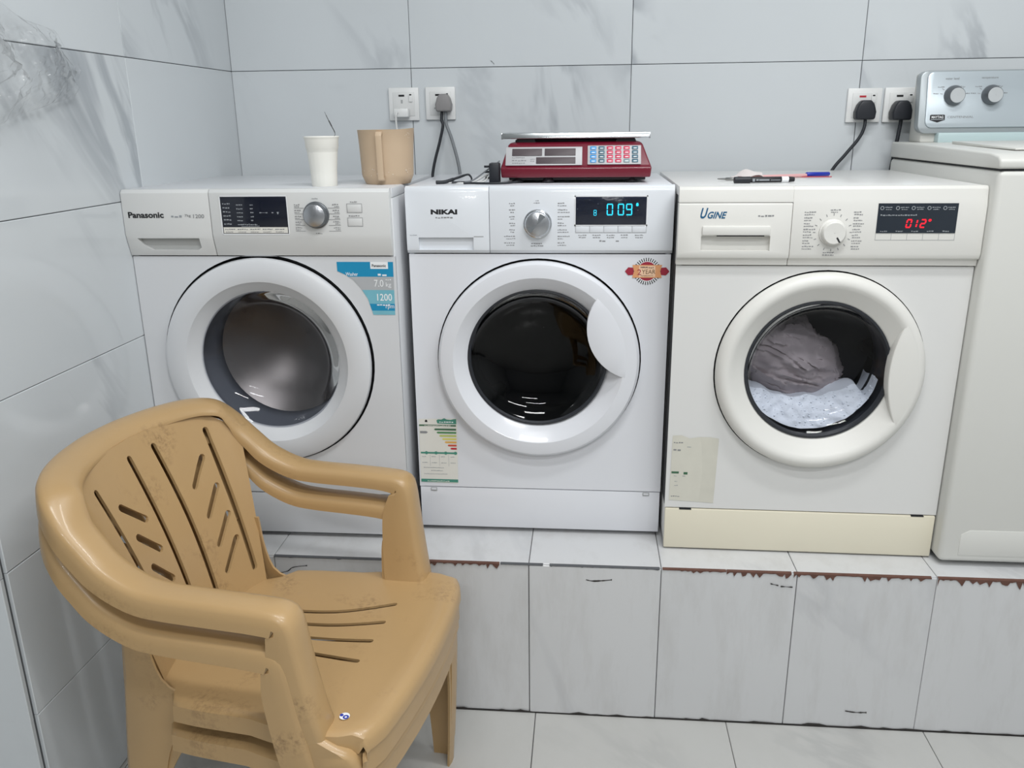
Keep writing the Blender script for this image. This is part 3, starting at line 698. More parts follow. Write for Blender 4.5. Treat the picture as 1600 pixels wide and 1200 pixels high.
# ---- right washer (ivory, red timer, laundry and suds)
t3 = thing('washing_machine', 'ivory washer with a red timer, yellowed kick plate and laundry in suds behind its door', 'washing machine', (0.5982, -0.060, PH), -0.0092)
W3 = 0.6165
washer_shell(t3, W3, 0.575, H, (.320, .448, .2265), M['white_c'], M['white_c'], .108, M['yellowed'], .684)
pp3 = [(.010, .6855), (-.006, .6855), (-.0075, .698), (-.0155, .702), (-.0185, .712), (-.0165, .812), (-.0140, .822), (-.0112, .844), (-.006, .850), (.010, .850)]
cp = MB().prism(pp3, 'x', .2330, W3 + .001).build('control_panel', M['ivory'], t3, bevel=.0010)
dr = MB().prism([(p[0], p[1]) for p in pp3[:6]] + [(-.0150, .8165), (.010, .8165)], 'x', -.001, .2320).build('detergent_drawer', M['ivory'], t3, bevel=.0010)
MB().prism([(.010, .8175), (-.0146, .8175), (-.0140, .822), (-.0112, .844), (-.006, .850), (.010, .850)], 'x', -.001, .2330).build('panel_top_strip', M['ivory'], t3, bevel=.0008)
c = MB().box(.048, .191, -.05, -.004, .7175, .7485).build('cut', M['recess'], None); c.matrix_world = t3.matrix_world; c.parent = t3
boolean(dr, [c])
MB().box(.046, .193, -.0038, .002, .715, .750).build('handle_recess', M['panel_b'], dr)
b = MB(); b.box(-.0006, .0006, .006, .070, .115, .83); b.build('side_gap_shade', M['gap'], t3)  # black strip added to darken the shaded gap beside the middle washer
tilt = lambda z: -.0185 + (z - .712) * .02 - .0005
MB().box(.0490, .1900, -.0225, -.0165, .7500, .7700).build('drawer_grip', M['ivory'], dr, bevel=.003)
MB().box(.0800, .1780, -.0205, -.0165, .7480, .7502).build('grip_edge', M['gap'], dr)
text('U', .016, .022, .0440, .785, None, M['blueprint'], dr, bold=.026, shear=.35, tilt=tilt); text('GINE', .040, .0145, .0590, .785, None, M['blueprint'], dr, bold=.026, shear=.35, tilt=tilt)
marks([(.163, .789, .032, .006)], None, M['print'], dr, tilt=tilt)
dsp = MB().prism([(tilt(.755) - .0006, .755), (tilt(.8155) - .0006, .8155), (-.010, .8155), (-.010, .755)], 'x', .4035, .5610).build('display', M['display_g'], cp)
b = MB()
for ch, xx in (('0', .4600), ('1', .4715), ('2', .4880)): seven(ch, xx, .7655, .0115, .0185, 0, .0030, b, slant=.14)
seven('o', .5040, .7755, .0065, .0085, 0, .0022, b, slant=.14)
b.v = [(p[0], tilt(p[2]) - .0011, p[2]) for p in b.v]
b.build('timer_digits', M['red_led'], dsp, smooth=False, fix=False)
t_ = lambda z: tilt(z) - .0011
marks([(.4115 + .031 * i, .7580, .014, .0035) for i in range(5)] + [(.4165 + .031 * i, .8065, .016, .0035) for i in range(5)] + [(.4185 + .031 * i, .8025, .012, .003) for i in range(5)] + [(.409, .7905, .072, .0045)], None, M['print_lt'], dsp, tilt=t_)
b = MB()
for i in range(5):
    xx = .4110 + .031 * i; b.lathe([(.0026, 0), (.0040, 0)], (xx, 0, .8060), 'y', 12)
b.v = [(p[0], t_(p[2]), p[2]) for p in b.v]; b.build('display_icons', M['print_lt'], dsp, smooth=False, fix=False)
b = MB()
for i in range(6):
    xx = .403 + .0315 * i; b.add([(xx, 0, .741), (xx + .0008, 0, .741), (xx + .0008, 0, .754), (xx, 0, .754)], [(0, 1, 2, 3)])
b.add([(.403, 0, .7404), (.5613, 0, .7404), (.5613, 0, .7412), (.403, 0, .7412)], [(0, 1, 2, 3)])
b.v = [(p[0], tilt(p[2]), p[2]) for p in b.v]; b.build('button_outline', M['seam'], cp, smooth=False, fix=False)
kn = knob(cp, .3165, .7565, -.0182, .0248, .017, M['ivory'], M['ivory'])
b = MB(); a = R(-58); c_, s_ = math.cos(a), math.sin(a)
b.add([(.3165 + rr * c_ - o * s_, -.0182 - .0183, .7565 + rr * s_ + o * c_) for (rr, o) in ((.010, -.0016), (.0225, -.0016), (.0225, .0016), (.010, .0016))], [(0, 1, 2, 3)])
b.build('pointer_mark', M['scale_blk'], kn, smooth=False, fix=False)
b = MB()
for k in range(16):
    a = 2 * math.pi * k / 16 + R(90); c_, s_ = math.cos(a), math.sin(a)
    b.add([(.3165 + rr * c_ - o * s_, 0, .7565 + rr * s_ + o * c_) for (rr, o) in ((.0345, -.0007), (.0395, -.0007), (.0395, .0007), (.0345, .0007))], [(0, 1, 2, 3)])
b.v = [(p[0], tilt(p[2]), p[2]) for p in b.v]; b.build('dial_ticks', M['print'], cp, smooth=False, fix=False)
spec = []
for i in range(7):
    zz = .797 - .0118 * i; spec += [(.257, zz, .024 - .006 * (i % 3), .004), (.257, zz - .005, .020 - .004 * (i % 2), .0036), (.356, zz, .022 - .005 * ((i + 1) % 3), .004), (.357, zz - .005, .017, .0036)]
spec += [(.309, .8015, .020, .004), (.310, .797, .014, .0035), (.301, .7135, .022, .004), (.300, .7085, .023, .004)]
marks(spec, None, M['print'], cp, tilt=tilt)
d3 = MB().lathe([(.222, .006), (.224, -.006), (.221, -.018), (.214, -.0255), (.206, -.0281), (.198, -.0281), (.190, -.022), (.176, -.012), (.162, -.002), (.156, .002), (.153, .012)], (.320, 0, .448), 'y', 96).build('door', M['ivory'], t3, angle=40)
bowl_parts(d3, .319, .450, .159, .000, M['glass_l'], .050)
MB().lathe([(.158, -.0015), (.1530, -.0025), (.1490, .006)], (.319, 0, .450), 'y', 72).build('glass_rim', M['gasket_dk'], d3)
flap(.320, .448, .2060, .743, .451, .280, -.0282, .004).build('door_handle', M['ivory'], d3, bevel=.003, seg=3, angle=40)
drum(t3, .319, .450, .156, M['steel_dk'], M['gasket_dk'])
MB().lathe([(.2263, .0), (.2263, .02), (.20, .021), (.17, .022)], (.320, 0, .448), 'y', 72).build('door_seat', M['gap'], t3)
k3 = MB().box(0.001, W3 - .001, -.0025, .012, .004, .1068).build('kick_plate', M['yellowed'], t3, bevel=.003)
k3['label'] = 'yellowed kick plate'
for xx in (.048, .575):
    MB().box(xx - .014, xx + .014, -.0030, .004, .1052, .1072).build('kick_slot', M['gap'], k3)
# peeled sticker residue
yw = -.0007; b = MB()
b.add([(.009, yw, .128), (.078, yw, .125), (.083, yw, .20), (.078, yw, .262), (.074, yw, .288), (.050, yw, .284), (.032, yw, .291), (.011, yw, .290)], [tuple(range(8))], 0)
b.add([(.078, yw, .125), (.112, yw, .123), (.114, yw, .20), (.116, yw, .285), (.095, yw, .288), (.074, yw, .288), (.078, yw, .262), (.083, yw, .20)], [tuple(range(8))], 1)
ws = b.build('peeled_sticker', [M['st_worn'], M['st_worn2']], t3, smooth=False, fix=False)
marks([(.014, .272, .021, .005), (.014, .253, .020, .007), (.0135, .137, .02, .004)], yw - .0003, M['print'], ws)
b = MB(); b.box(.012, .029, yw - .0004, yw, .196, .201); b.box(.040, .049, yw - .0004, yw, .194, .200); b.build('label_scrap', M['green_dk'], ws)
marks([(.018, .189, .006, .003), (.038, .189, .006, .003), (.045, .262, .009, .003), (.02, .175, .006, .003), (.02, .165, .008, .003)], yw - .0003, M['print_lt'], ws)

# laundry and suds inside the right washer
def in3(p):
    c, s = math.cos(-.0092), math.sin(-.0092); return Vector((0.5982 + p[0] * c - p[1] * s, -0.060 + p[0] * s + p[1] * c, PH + p[2]))
rn = random.Random(4)
b = MB()
import mathutils.noise as mn
def lau(u, v_):
    a = 2 * math.pi * u; ph = math.pi * (v_ - .5)
    q = Vector((math.cos(a) * math.cos(ph), math.sin(a) * math.cos(ph), math.sin(ph)))
    f = .028 * mn.noise(q * 2.2 + Vector((3, 1, 7))) + .030 * (.5 - abs(mn.noise(Vector((q.x * 2.0, q.y * 2, q.z * 6.0)) + Vector((1, 5, 2))))) + .012 * (.5 - abs(mn.noise(q * 9)))
    x = .288 + (.118 + f) * q.x; y = .150 + .075 * q.y + f; z = .432 + (.085 + f) * q.z - .30 * (x - .288)
    return (x, y, z)
b.grid(lau, 140, 80, closed_u=True)
lo = b.build('laundry', M['cloth'], angle=80); lo.location = (0.5982, -0.060, PH); lo.rotation_euler.z = -0.0092
tag(lo, 'grey wet laundry tumbled behind the round glass of the ivory washer', 'laundry')
b = MB(); rn = random.Random(9)
def sud(u, v_):
    dx = (u - .5) * .298; x = .319 + dx; top = .398 - .030 * math.sin(math.pi * min(1, u * 1.15)) - .045 * max(0, u - .86) / .14 + .012 * mn.noise(Vector((x * 30, 2, 2)))
    zb = .450 - math.sqrt(max(0, .1525 ** 2 - dx * dx)); z = zb + (max(top, zb + .001) - zb) * v_
    y = .047 + .026 * v_ + .006 * mn.noise(Vector((x * 22, z * 22, 1))) + .004 * mn.noise(Vector((x * 60, z * 60, 4)))
    return (x, y, z)
b.grid(sud, 90, 36)
def sudtop(u, v_):
    p = sud(u, 1); return (p[0], p[1] + .08 * v_, p[2] + .012 * math.sin(v_ * 3 + 9 * u) * v_)
b.grid(sudtop, 60, 8)
for k in range(170):
    u = rn.random(); v_ = rn.random() ** .6; p = sud(u, v_); r_ = rn.uniform(.0010, .0028)
    b.lathe([(.0003, -r_), (r_ * .8, -r_ * .5), (r_, 0), (r_ * .8, r_ * .5), (.0003, r_)], (p[0], p[1], p[2]), 'z', 7)
su = b.build('soap_suds', M['suds'], angle=80); su.location = lo.location; su.rotation_euler.z = -.0092; su['kind'] = 'stuff'
tag(su, 'white soap suds under the laundry behind the glass of the ivory washer', 'suds')

# ------------------------------------------------------------------ top-loading washer on the right
t4 = thing('top_loading_washer', 'large white top-loading washer at the right edge with a silver two-knob console', 'washing machine', (1.2172, -0.106, PH), 0.0)
W4 = 0.686; D4 = 0.63
b = MB(); b.box(0, W4, 0, D4, .012, .8815); b.build('cabinet', M['tl_white'], t4, bevel=.012, seg=3)
b = MB(); b.prism([(x, z) for (x, z) in ((.040, .030), (.040, .082), (.058, .0935), (W4 - .058, .0935), (W4 - .04, .082), (W4 - .04, .030))], 'y', -.0012, .004); b.build('front_emboss', M['tl_white'], t4, bevel=.001)
b = MB()
b.prism([(0.0, .8835), (0.0, .900), (.012, .9085), (.05, .9135), (.50, .9225), (D4, .9225), (D4, .8835)], 'x', -.001, W4 + .001)
b.build('top_deck', M['tl_white'], t4, bevel=.005, seg=3)
MB().box(.004, W4 - .004, .004, D4 - .004, .880, .886).build('deck_gap', M['gap'], t4)
MB().prism([(.10, .9160), (.10, .9205), (.42, .9280), (.42, .92)], 'x', .07, W4 - .07).build('lid', M['tl_white'], t4, bevel=.003)
# console
cx0 = .040; cx1 = W4 - .040
y0c, y1c = .535, .628
con = MB().prism([(y0c + .012, .9215), (y0c + .012, .945), (y0c + .030, 1.085), (y0c + .045, 1.094), (y1c, 1.092), (y1c, .9215)], 'x', cx0, cx1).build('console', M['tl_white'], t4, bevel=.006)
# silver facia: rounded front slab leaning back
yz = lambda z: y0c + (z - .945) * .17
def facia(xa, xb, za, zb, rad, th, nm, m, par, off=0.0):
    pts = []
    for (qx, qz, a0) in ((xb - rad, zb - rad, 0), (xa + rad, zb - rad, 90), (xa + rad, za + rad, 180), (xb - rad, za + rad, 270)):
        for k in range(7): a = R(a0 + 15 * k); pts.append((qx + rad * math.cos(a), qz + rad * math.sin(a)))
    b = MB(); n = len(pts)
    b.add([(p[0], yz(p[1]) - off, p[1]) for p in pts] + [(p[0], yz(p[1]) - off + th, p[1]) for p in pts], [tuple(range(n)), tuple(range(n, 2 * n))[::-1]] + [(i, (i + 1) % n, n + (i + 1) % n, n + i) for i in range(n)])
    return b.build(nm, m, par, bevel=.003)
tr = facia(cx0 - .012, cx1 + .012, .944, 1.097, .020, .030, 'console_trim', M['console_trim'], con)
fc = facia(cx0 + .004, cx1 - .004, .958, 1.094, .016, .012, 'console_facia', M['console'], con, off=.0045)
MB().box(cx0 + .036, cx1 - .036, y0c - .012, y0c + .02, .9215, .946).build('console_foot', M['teal_strip'], con, bevel=.003)
yc = lambda z: yz(z) - .0050
for (kx, nm) in ((.1095, 'water level'), (.2005, 'temperature')):
    kz = 1.036
    k = MB().lathe([(.0245, 0), (.0245, -.006), (.0225, -.012), (.0195, -.024), (.0180, -.026)], (kx, yc(kz) + .002, kz), 'y', 40, cap0=True).build('console_knob', M['knob_dk'], con, angle=30)
    MB().lathe([(.0180, -.026), (.0172, -.0268), (.0005, -.0262)], (kx, yc(kz) + .002, kz), 'y', 40).build('knob_face', M['knob_lt'], k, angle=30)
    text(nm, .0335 if nm[0] == 'w' else .040, .0055, kx - .006, kz + .041, None, M['print'], con, align='CENTER', tilt=yc)
    b = MB()
    for a in (150, 172, 40, 8):
        a = R(a); c_, s_ = math.cos(a), math.sin(a)
        q = [(kx + rr * c_ - o * s_, kz + rr * s_ + o * c_) for (rr, o) in ((.027, -.0005), (.034, -.0005), (.034, .0005), (.027, .0005))]
        b.add([(p[0], yc(p[1]), p[1]) for p in q], [(0, 1, 2, 3)])
    b.build('dial_ticks', M['print'], con, smooth=False, fix=False)
    marks([(kx - .040, kz + .020, .016, .0035), (kx - .050, kz + .004, .013, .0035), (kx + .010, kz + .021, .012, .0035), (kx + .030, kz + .004, .010, .0035)], None, M['print'], con, tilt=yc)
LOGO = -.0055
lg = [(p[0] + LOGO, p[1]) for p in [(.060, .977), (.0605, .989), (.063, .990), (.094, .990), (.0965, .989), (.097, .977), (.0785, .971)]]
b = MB(); b.add([(p[0], yc(p[1]) - .0003, p[1]) for p in lg], [tuple(range(len(lg)))]); lgo = b.build('badge', M['black'], con, smooth=False, fix=False)
b = MB(); b.add([(p[0], yc(p[1]) - .0006, p[1]) for p in ((.0565, .9775), (.0895, .9775), (.0895, .9795), (.0565, .9795))], [(0, 1, 2, 3)]); b.build('badge_line', M['print_lt'], lgo, smooth=False, fix=False)
text('MAYTAG', .029, .0060, .0730, .9842, None, M['white'], lgo, align='CENTER', bold=.02, tilt=lambda z: yc(z) - .0006)
text('CENTENNIAL', .0640, .0050, .0975, .9815, None, M['print'], con, tilt=yc)

# ------------------------------------------------------------------ stacked plastic armchairs
def smoothpath(P, n):
    P = [Vector(p) for p in P]; Q = catmull(P, 12); d = [0]
    for a, b_ in zip(Q[:-1], Q[1:]): d.append(d[-1] + (b_ - a).length)
    out = []; j = 0
    for i in range(n):
        t = d[-1] * i / (n - 1)
        while j < len(d) - 2 and d[j + 1] < t: j += 1
        k = (t - d[j]) / max(1e-9, d[j + 1] - d[j]); out.append(Q[j].lerp(Q[j + 1], min(1, max(0, k))))
    return out
DZ = -0.064     # profile below was measured on the upper chair, 6.4 cm off the floor
# outer edge of the band: post, rounded front corner, arm, sweep up, back rail.  (u, v, z, outer lip, inner lip, width)
half = [(.046, .2600, .440, .056, .084, .052), (.041, .2655, .475, .054, .084, .052), (.034, .2700, .515, .052, .080, .051), (.026, .2735, .570, .050, .072, .050), (.019, .2765, .625, .048, .064, .050), (.0145, .278, .662, .040, .048, .050),
        (.008, .2787, .686, .034, .034, .050), (-.010, .279, .6970, .034, .030, .050), (-.05, .280, .700, .033, .026, .050), (-.12, .281, .701, .033, .026, .050), (-.2, .281, .702, .033, .026, .050), (-.25, .280, .708, .034, .025, .051), (-.305, .277, .733, .035, .023, .052), (-.345, .273, .768, .037, .020, .053),
        (-.385, .266, .808, .040, .014, .056), (-.42, .246, .838, .040, .012, .058), (-.455, .205, .850, .040, .012, .058), (-.485, .14, .854, .040, .012, .058), (-.505, .06, .855, .040, .012, .058), (-.51, 0, .855, .040, .012, .058)]
full = half + [(p[0], -p[1]) + p[2:] for p in half[:-1]][::-1]
TOP = [(-.350, .222, .752), (-.378, .215, .789), (-.408, .19, .816), (-.430, .14, .829), (-.445, .07, .834), (-.450, 0, .835)]
def topc(s):
    a = abs(s); i = (1 - a) * 5; k = min(4, int(i)); q = i - k
    p = [TOP[k][c] * (1 - q) + TOP[k + 1][c] * q for c in range(3)]; p[1] *= (1 if s >= 0 else -1); return Vector(p)
def back_pt(s, t):
    a = topc(s); b_ = Vector((-.305 - .035 * (1 - s * s), .178 * s, .452)); p = a.lerp(b_, t)
    p.x += .012 * math.sin(math.pi * t) * (1 - s * s); return p + Vector((0, 0, DZ))
def solid_grid(fn, nu, nv, th):
    """a sheet given thickness along its normals"""
    G = [[fn(i / (nu - 1), j / (nv - 1)) for j in range(nv)] for i in range(nu)]
    vs = []; n_ = []
    for i in range(nu):
        for j in range(nv):
            a = G[min(i + 1, nu - 1)][j] - G[max(i - 1, 0)][j]; b_ = G[i][min(j + 1, nv - 1)] - G[i][max(j - 1, 0)]
            n = a.cross(b_); n.normalize(); n_.append(n)
    flat = [p for row in G for p in row]
    b = MB(); k = nu * nv
    vs = [tuple(p) for p in flat] + [tuple(p - n * th) for p, n in zip(flat, n_)]
    fs = []
    for i in range(nu - 1):
        for j in range(nv - 1):
            q = (i * nv + j, (i + 1) * nv + j, (i + 1) * nv + j + 1, i * nv + j + 1); fs += [q, tuple(x + k for x in q[::-1])]
    for i in range(nu - 1):
        fs.append((i * nv, k + i * nv, k + (i + 1) * nv, (i + 1) * nv)); j = nv - 1
        fs.append((i * nv + j, (i + 1) * nv + j, k + (i + 1) * nv + j, k + i * nv + j))
    for j in range(nv - 1):
        fs.append((j, j + 1, k + j + 1, k + j)); i = (nu - 1) * nv
        fs.append((i + j, k + i + j, k + i + j + 1, i + j + 1))
    b.add(vs, fs); return b
def cutter(line, wd, fn, nrm):
    """slot cutter: capsule along a polyline in surface parameters, pushed through the sheet"""
    P = [fn(*q) for q in line]; P = catmull(P, 5) if len(P) > 2 else [P[0].lerp(P[1], i / 8) for i in range(9)]
    n = nrm.normalized(); L_ = []; R_ = []
    for i, p in enumerate(P):
        t = (P[min(i + 1, len(P) - 1)] - P[max(0, i - 1)]).normalized(); sd = t.cross(n).normalized()
        L_.append(p + sd * wd / 2); R_.append(p - sd * wd / 2)
    def capp(p, t, sd): return [p + (sd * math.cos(a) + t * math.sin(a)) * wd / 2 for a in (R(135), R(90), R(45))]
    t1_ = (P[-1] - P[-2]).normalized(); t0_ = (P[0] - P[1]).normalized()
    s1 = t1_.cross(n).normalized(); s0 = t0_.cross(n).normalized()
    loop = L_ + [q for q in capp(P[-1], t1_, s1)][::-1] + R_[::-1] + [q for q in capp(P[0], t0_, s0)][::-1]
    b = MB(); k = len(loop)
    b.add([tuple(q + n * .03) for q in loop] + [tuple(q - n * .03) for q in loop], [tuple(range(k)), tuple(range(k, 2 * k))[::-1]] + [(i, (i + 1) % k, k + (i + 1) % k, k + i) for i in range(k)])
    return b.build('cut', M['chair'], None, smooth=False)
def make_chair(name, label):
    t = thing(name, label, 'chair', group='stacked armchairs')
    m = M['chair']
    # arms and top rail: one continuous rolled band
    n = 181; P = smoothpath([f[:3] for f in full], n)
    aux = []
    for p in P:     # nearest control points give lip depths and width
        d = sorted(((p - Vector(f[:3])).length, f[3:]) for f in full)[:2]; w_ = d[1][0] / (d[0][0] + d[1][0] + 1e-9)
        aux.append([d[0][1][k] * w_ + d[1][1][k] * (1 - w_) for k in range(3)])
    for _ in range(3): aux = [[(aux[max(i - 1, 0)][k] + aux[i][k] * 2 + aux[min(i + 1, n - 1)][k]) / 4 for k in range(3)] for i in range(n)]
    G = []
    for i, p in enumerate(P):
        tg = (P[min(i + 1, n - 1)] - P[max(i - 1, 0)]).normalized(); h = Vector((tg.x, tg.y, 0))
        if p.x > -.22: inn = Vector((0, -1 if p.y > 0 else 1, 0))
        else:
            h.normalize(); inn = Vector((-h.y, h.x, 0))
            if inn.dot(Vector((-.15, 0, 0)) - Vector((p.x, p.y, 0))) < 0: inn = -inn
        nn = tg.cross(inn); nn.normalize()
        if nn.z < 0 or (p.x > -.05 and nn.x < -.2): nn = -nn
        k = min(1, max(0, (-.25 - p.x) / .14)); nn = nn.lerp(Vector((0, 0, 1)), k * .75).normalized()
        lo, li, wd = aux[i]; bk_ = min(1, max(0, (-.36 - p.x) / .08))
        prof = [(-.0045, -lo), (-.0035, -lo * .6), (-.0015, -.0075), (.0012, -.0022), (.0060, 0), (.020, .0014), (wd - .012, .0004 - .004 * bk_), (wd - .0035, -.0025 - .009 * bk_), (wd - .0005, -.0075 - .008 * bk_), (wd, -max(li * .65, .010) - .006 * bk_), (wd, -li - .008 * bk_)]
        G.append([p + inn * q[0] + nn * q[1] + Vector((0, 0, DZ)) for q in prof])
    rail = solid_grid(lambda u, v_: G[int(round(u * (n - 1)))][int(round(v_ * (len(prof) - 1)))], n, len(prof), -.004)
    rail.build('arm_and_top_rail', m, t, angle=50)
    # backrest with slots
    bk = solid_grid(lambda u, v_: back_pt(u * 2 - 1, v_ * 1.01 - (.012 + .036 * min(1, abs(u * 2 - 1)) ** 2 * (1 if abs(u * 2 - 1) < .93 else .3)) * (1 - v_)), 41, 25, .006).build('backrest', m, t, angle=50)
    nb = (back_pt(.1, .5) - back_pt(-.1, .5)).cross(back_pt(0, .6) - back_pt(0, .4))
    long_ = [[(-.42, .09), (-.45, .45), (-.52, .86)], [(-.06, .07), (-.05, .45), (-.04, .86)], [(.14, .07), (.20, .45), (.28, .88)], [(.55, .06), (.68, .45), (.85, .86)]]
    short = [[(-.31, .22), (-.17, .34)], [(-.31, .38), (-.17, .50)], [(-.32, .54), (-.18, .66)], [(-.33, .70), (-.19, .82)],
             [(.46, .20), (.33, .33)], [(.53, .36), (.385, .50)], [(.59, .52), (.43, .66)], [(.65, .66), (.47, .81)]]
    cs = [cutter(l, .0130, back_pt, nb) for l in long_] + [cutter(l, .0140, back_pt, nb) for l in short]
    boolean(bk, cs)
    # seat, front lip and side aprons as one sheet
    prof_s = [(-.345, .172), (-.30, .180), (-.272, .196), (-.250, .226), (-.20, .232), (-.10, .236), (-.04, .250), (0, .256), (.05, .256), (.075, .253), (.095, .245)]
    def hw(u):
        for a, b_ in zip(prof_s[:-1], prof_s[1:]):
            if a[0] <= u <= b_[0]: return a[1] + (b_[1] - a[1]) * (u - a[0]) / (b_[0] - a[0])
        return prof_s[-1][1] if u > 0 else prof_s[0][1]
    def seat_z(u, s): return .462 + .022 * (u + .34) / .44 - .014 * (1 - s * s) * math.sin(math.pi * min(1, max(0, (u + .34) / .46)))
    us = [-.345, -.325, -.30, -.285, -.272, -.261, -.25, -.235, -.21, -.18, -.14, -.10, -.06, -.02, .02, .05, .075, .095]
    lip = [(.106, -.002), (.115, -.008), (.120, -.018), (.1205, -.034), (.1165, -.0365), (.1160, -.050), (.1160, -.078)]
    side = [(0, 0)]
    sv = [-1.0, -1.0, -1.0, -.985, -.95, -.85, -.7, -.5, -.25, 0, .25, .5, .7, .85, .95, .985, 1.0, 1.0, 1.0]
    sd = [-.036, -.018, -.006, -.0015, 0, 0, 0, 0, 0, 0, 0, 0, 0, 0, 0, -.0015, -.006, -.018, -.036]
    so = [.006, .005, .003, 0, 0, 0, 0, 0, 0, 0, 0, 0, 0, 0, 0, 0, .003, .005, .006]
    rows = [(u, 0) for u in us] + lip
    GS = []
    for (u, dz) in rows:
        row = []
        for s, d, o in zip(sv, sd, so):
            uu = u + (.020 * (1 - s * s) if u > .03 else .0) - (.03 * (1 - s * s) if u < -.33 else 0)
            if u >= .05: uu -= .010 * max(0, abs(s) - .9) * 10
            v_ = (hw(min(u, .095)) + o) * s
            z = seat_z(min(u, .10), s) + dz + d * (1 if dz > -.006 else .4)
            row.append(Vector((uu, v_, z + DZ)))
        GS.append(row)
    st = solid_grid(lambda a, c: GS[int(round(a * (len(rows) - 1)))][int(round(c * (len(sv) - 1)))], len(rows), len(sv), .005).build('seat', m, t, angle=50)
    sf = lambda u, v_: Vector((u, v_, seat_z(u, v_ / .235) + DZ))
    cs = [cutter([(-.235, r0), (-.10, r1), (.012, r2)], .0105, sf, Vector((0, 0, 1))) for (r0, r1, r2) in ((.078, .092, .128), (.042, .047, .066), (.004, .002, .004), (-.036, -.044, -.060))]
    boolean(st, cs)
    # front legs: arm post running straight down into a tapering L-shaped leg
    for sg in (1, -1):
        ks = [(.040, .2690, .474, .050, .030), (.066, .2695, .462, .078, .045), (.092, .2690, .447, .098, .050), (.100, .2680, .42, .105, .055), (.100, .2665, .37, .092, .055), (.098, .266, .28, .076, .048), (.091, .268, .15, .060, .042), (.085, .270, .064, .050, .040)]
        rows_ = []
        for (u, v_, z, wu, wv) in ks:
            r_ = .010; row = [(u - wu, v_ + .000), (u - wu * .6, v_ + .002), (u - r_, v_ + .001), (u - r_ * .3, v_ - r_ * .3), (u, v_ - r_), (u + .001, v_ - wv * .6), (u - .001, v_ - wv)]
            rows_.append([Vector((a, c * sg, z + DZ)) for (a, c) in row])
        k = []
        cols = list(zip(*rows_)); cols = [smoothpath(c, 31) for c in cols]
        lg_ = solid_grid(lambda a, c: cols[int(round(a * 6))][int(round(c * 30))], 7, 31, .0048 * sg).build('leg', m, t, angle=40)
    for sg in (1, -1):
        ks = [(-.358, .196, .60, .044, .030), (-.365, .197, .53, .058, .035), (-.369, .198, .478, .080, .035), (-.371, .200, .458, .120, .040), (-.374, .200, .44, .140, .045), (-.379, .200, .40, .120, .045), (-.386, .201, .34, .095, .045), (-.395, .203, .25, .078, .042), (-.412, .206, .14, .062, .040), (-.428, .209, .064, .050, .038)]
        rows_ = []
        for (u, v_, z, wu, wv) in ks:
            r_ = .010; row = [(u + wu, v_), (u + wu * .6, v_ + .002), (u + r_, v_ + .001), (u + r_ * .3, v_ - r_ * .3), (u, v_ - r_), (u - .001, v_ - wv * .6), (u + .001, v_ - wv)]
            rows_.append([Vector((a, c * sg, z + DZ)) for (a, c) in row])
        cols = list(zip(*rows_)); cols = [smoothpath(c, 31) for c in cols]
        solid_grid(lambda a, c: cols[int(round(a * 6))][int(round(c * 30))], 7, 31, -.0048 * sg).build('leg', m, t, angle=40)
    return t
CO = Vector((0, -.566, 0)); CYAW = R(-8.5)
ch1 = make_chair('plastic_armchair', 'upper beige plastic armchair of the stacked pair, slotted back and seat fully in view')
ch1.location = CO + Vector((0, 0, 0.064)); ch1.rotation_euler = (0, 0, CYAW)
def copy_thing(o):
    c = o.copy(); COL.objects.link(c)
    for q in list(o.children):
        d = q.copy(); COL.objects.link(d); d.parent = c
        for g in q.children: e = g.copy(); COL.objects.link(e); e.parent = d
    return c
ch0 = copy_thing(ch1); ch0['label'] = 'lower beige plastic armchair of the stacked pair, mostly hidden beneath the other chair'
ch0.location = CO - Vector((math.cos(CYAW), math.sin(CYAW), 0)) * 0.009 + Vector((-math.sin(CYAW), math.cos(CYAW), 0)) * -0.002; ch0.rotation_euler.z = CYAW - R(1)
# small blue and white sticker on the front corner of the upper seat
b = MB(); b.lathe([(.0001, 0), (.0085, 0)], (.0585, -.2145, .4185), 'z', 16, 0)
sk = b.build('round_sticker', [M['white']], ch1, smooth=False, fix=False); sk['label'] = 'small blue and white round sticker'
b = MB(); b.lathe([(.0022, 0), (.0050, 0)], (.0615, -.2165, .4190), 'z', 10); b.lathe([(.0001, 0), (.0032, 0)], (.0530, -.2135, .4190), 'z', 8); b.build('sticker_print', M['pen_blue'], sk, smooth=False, fix=False)

# ------------------------------------------------------------------ sockets and plugs on the back wall
def socket(x0, x1, z0, z1, label, lens='gap'):
    cx, cz = (x0 + x1) / 2, (z0 + z1) / 2; hw_, hh = (x1 - x0) / 2, (z1 - z0) / 2
    t = thing('wall_socket', label, 'socket', (cx, WY, cz), group='wall sockets')
    MB().box(-hw_, hw_, -.009, 0, -hh, hh).build('faceplate', M['socket'], t, bevel=.003, seg=2)
    MB().box(-hw_ * .72, hw_ * .72, -.0105, -.006, -hh * .72, hh * .72).build('inset_plate', M['socket_in'], t, bevel=.0015)
    sw = MB().box(hw_ * .36, hw_ * .60, -.0145, -.006, hh * .14, hh * .62).build('rocker_switch', M['socket'], t, bevel=.001)
    MB().box(hw_ * .41, hw_ * .55, -.0149, -.012, hh * .52, hh * .60).build('switch_mark', M['gap'], sw)
    MB().box(-hw_ * .32, hw_ * .06, -.0112, -.006, hh * .46, hh * .57).build('indicator_lens', M[lens], t)
    b = MB(); b.box(-hw_ * .18, -hw_ * .06, -.0108, -.006, hh * .05, hh * .26); b.box(-hw_ * .42, -hw_ * .24, -.0108, -.006, -hh * .34, -hh * .24); b.box(0, hw_ * .18, -.0108, -.006, -hh * .34, -hh * .24)
    b.build('pin_slot', M['seam'], t)
    return t
socket(-.1600, -.0735, 1.4050, 1.4940, 'white wall socket above the beige jug with a white charger in it')
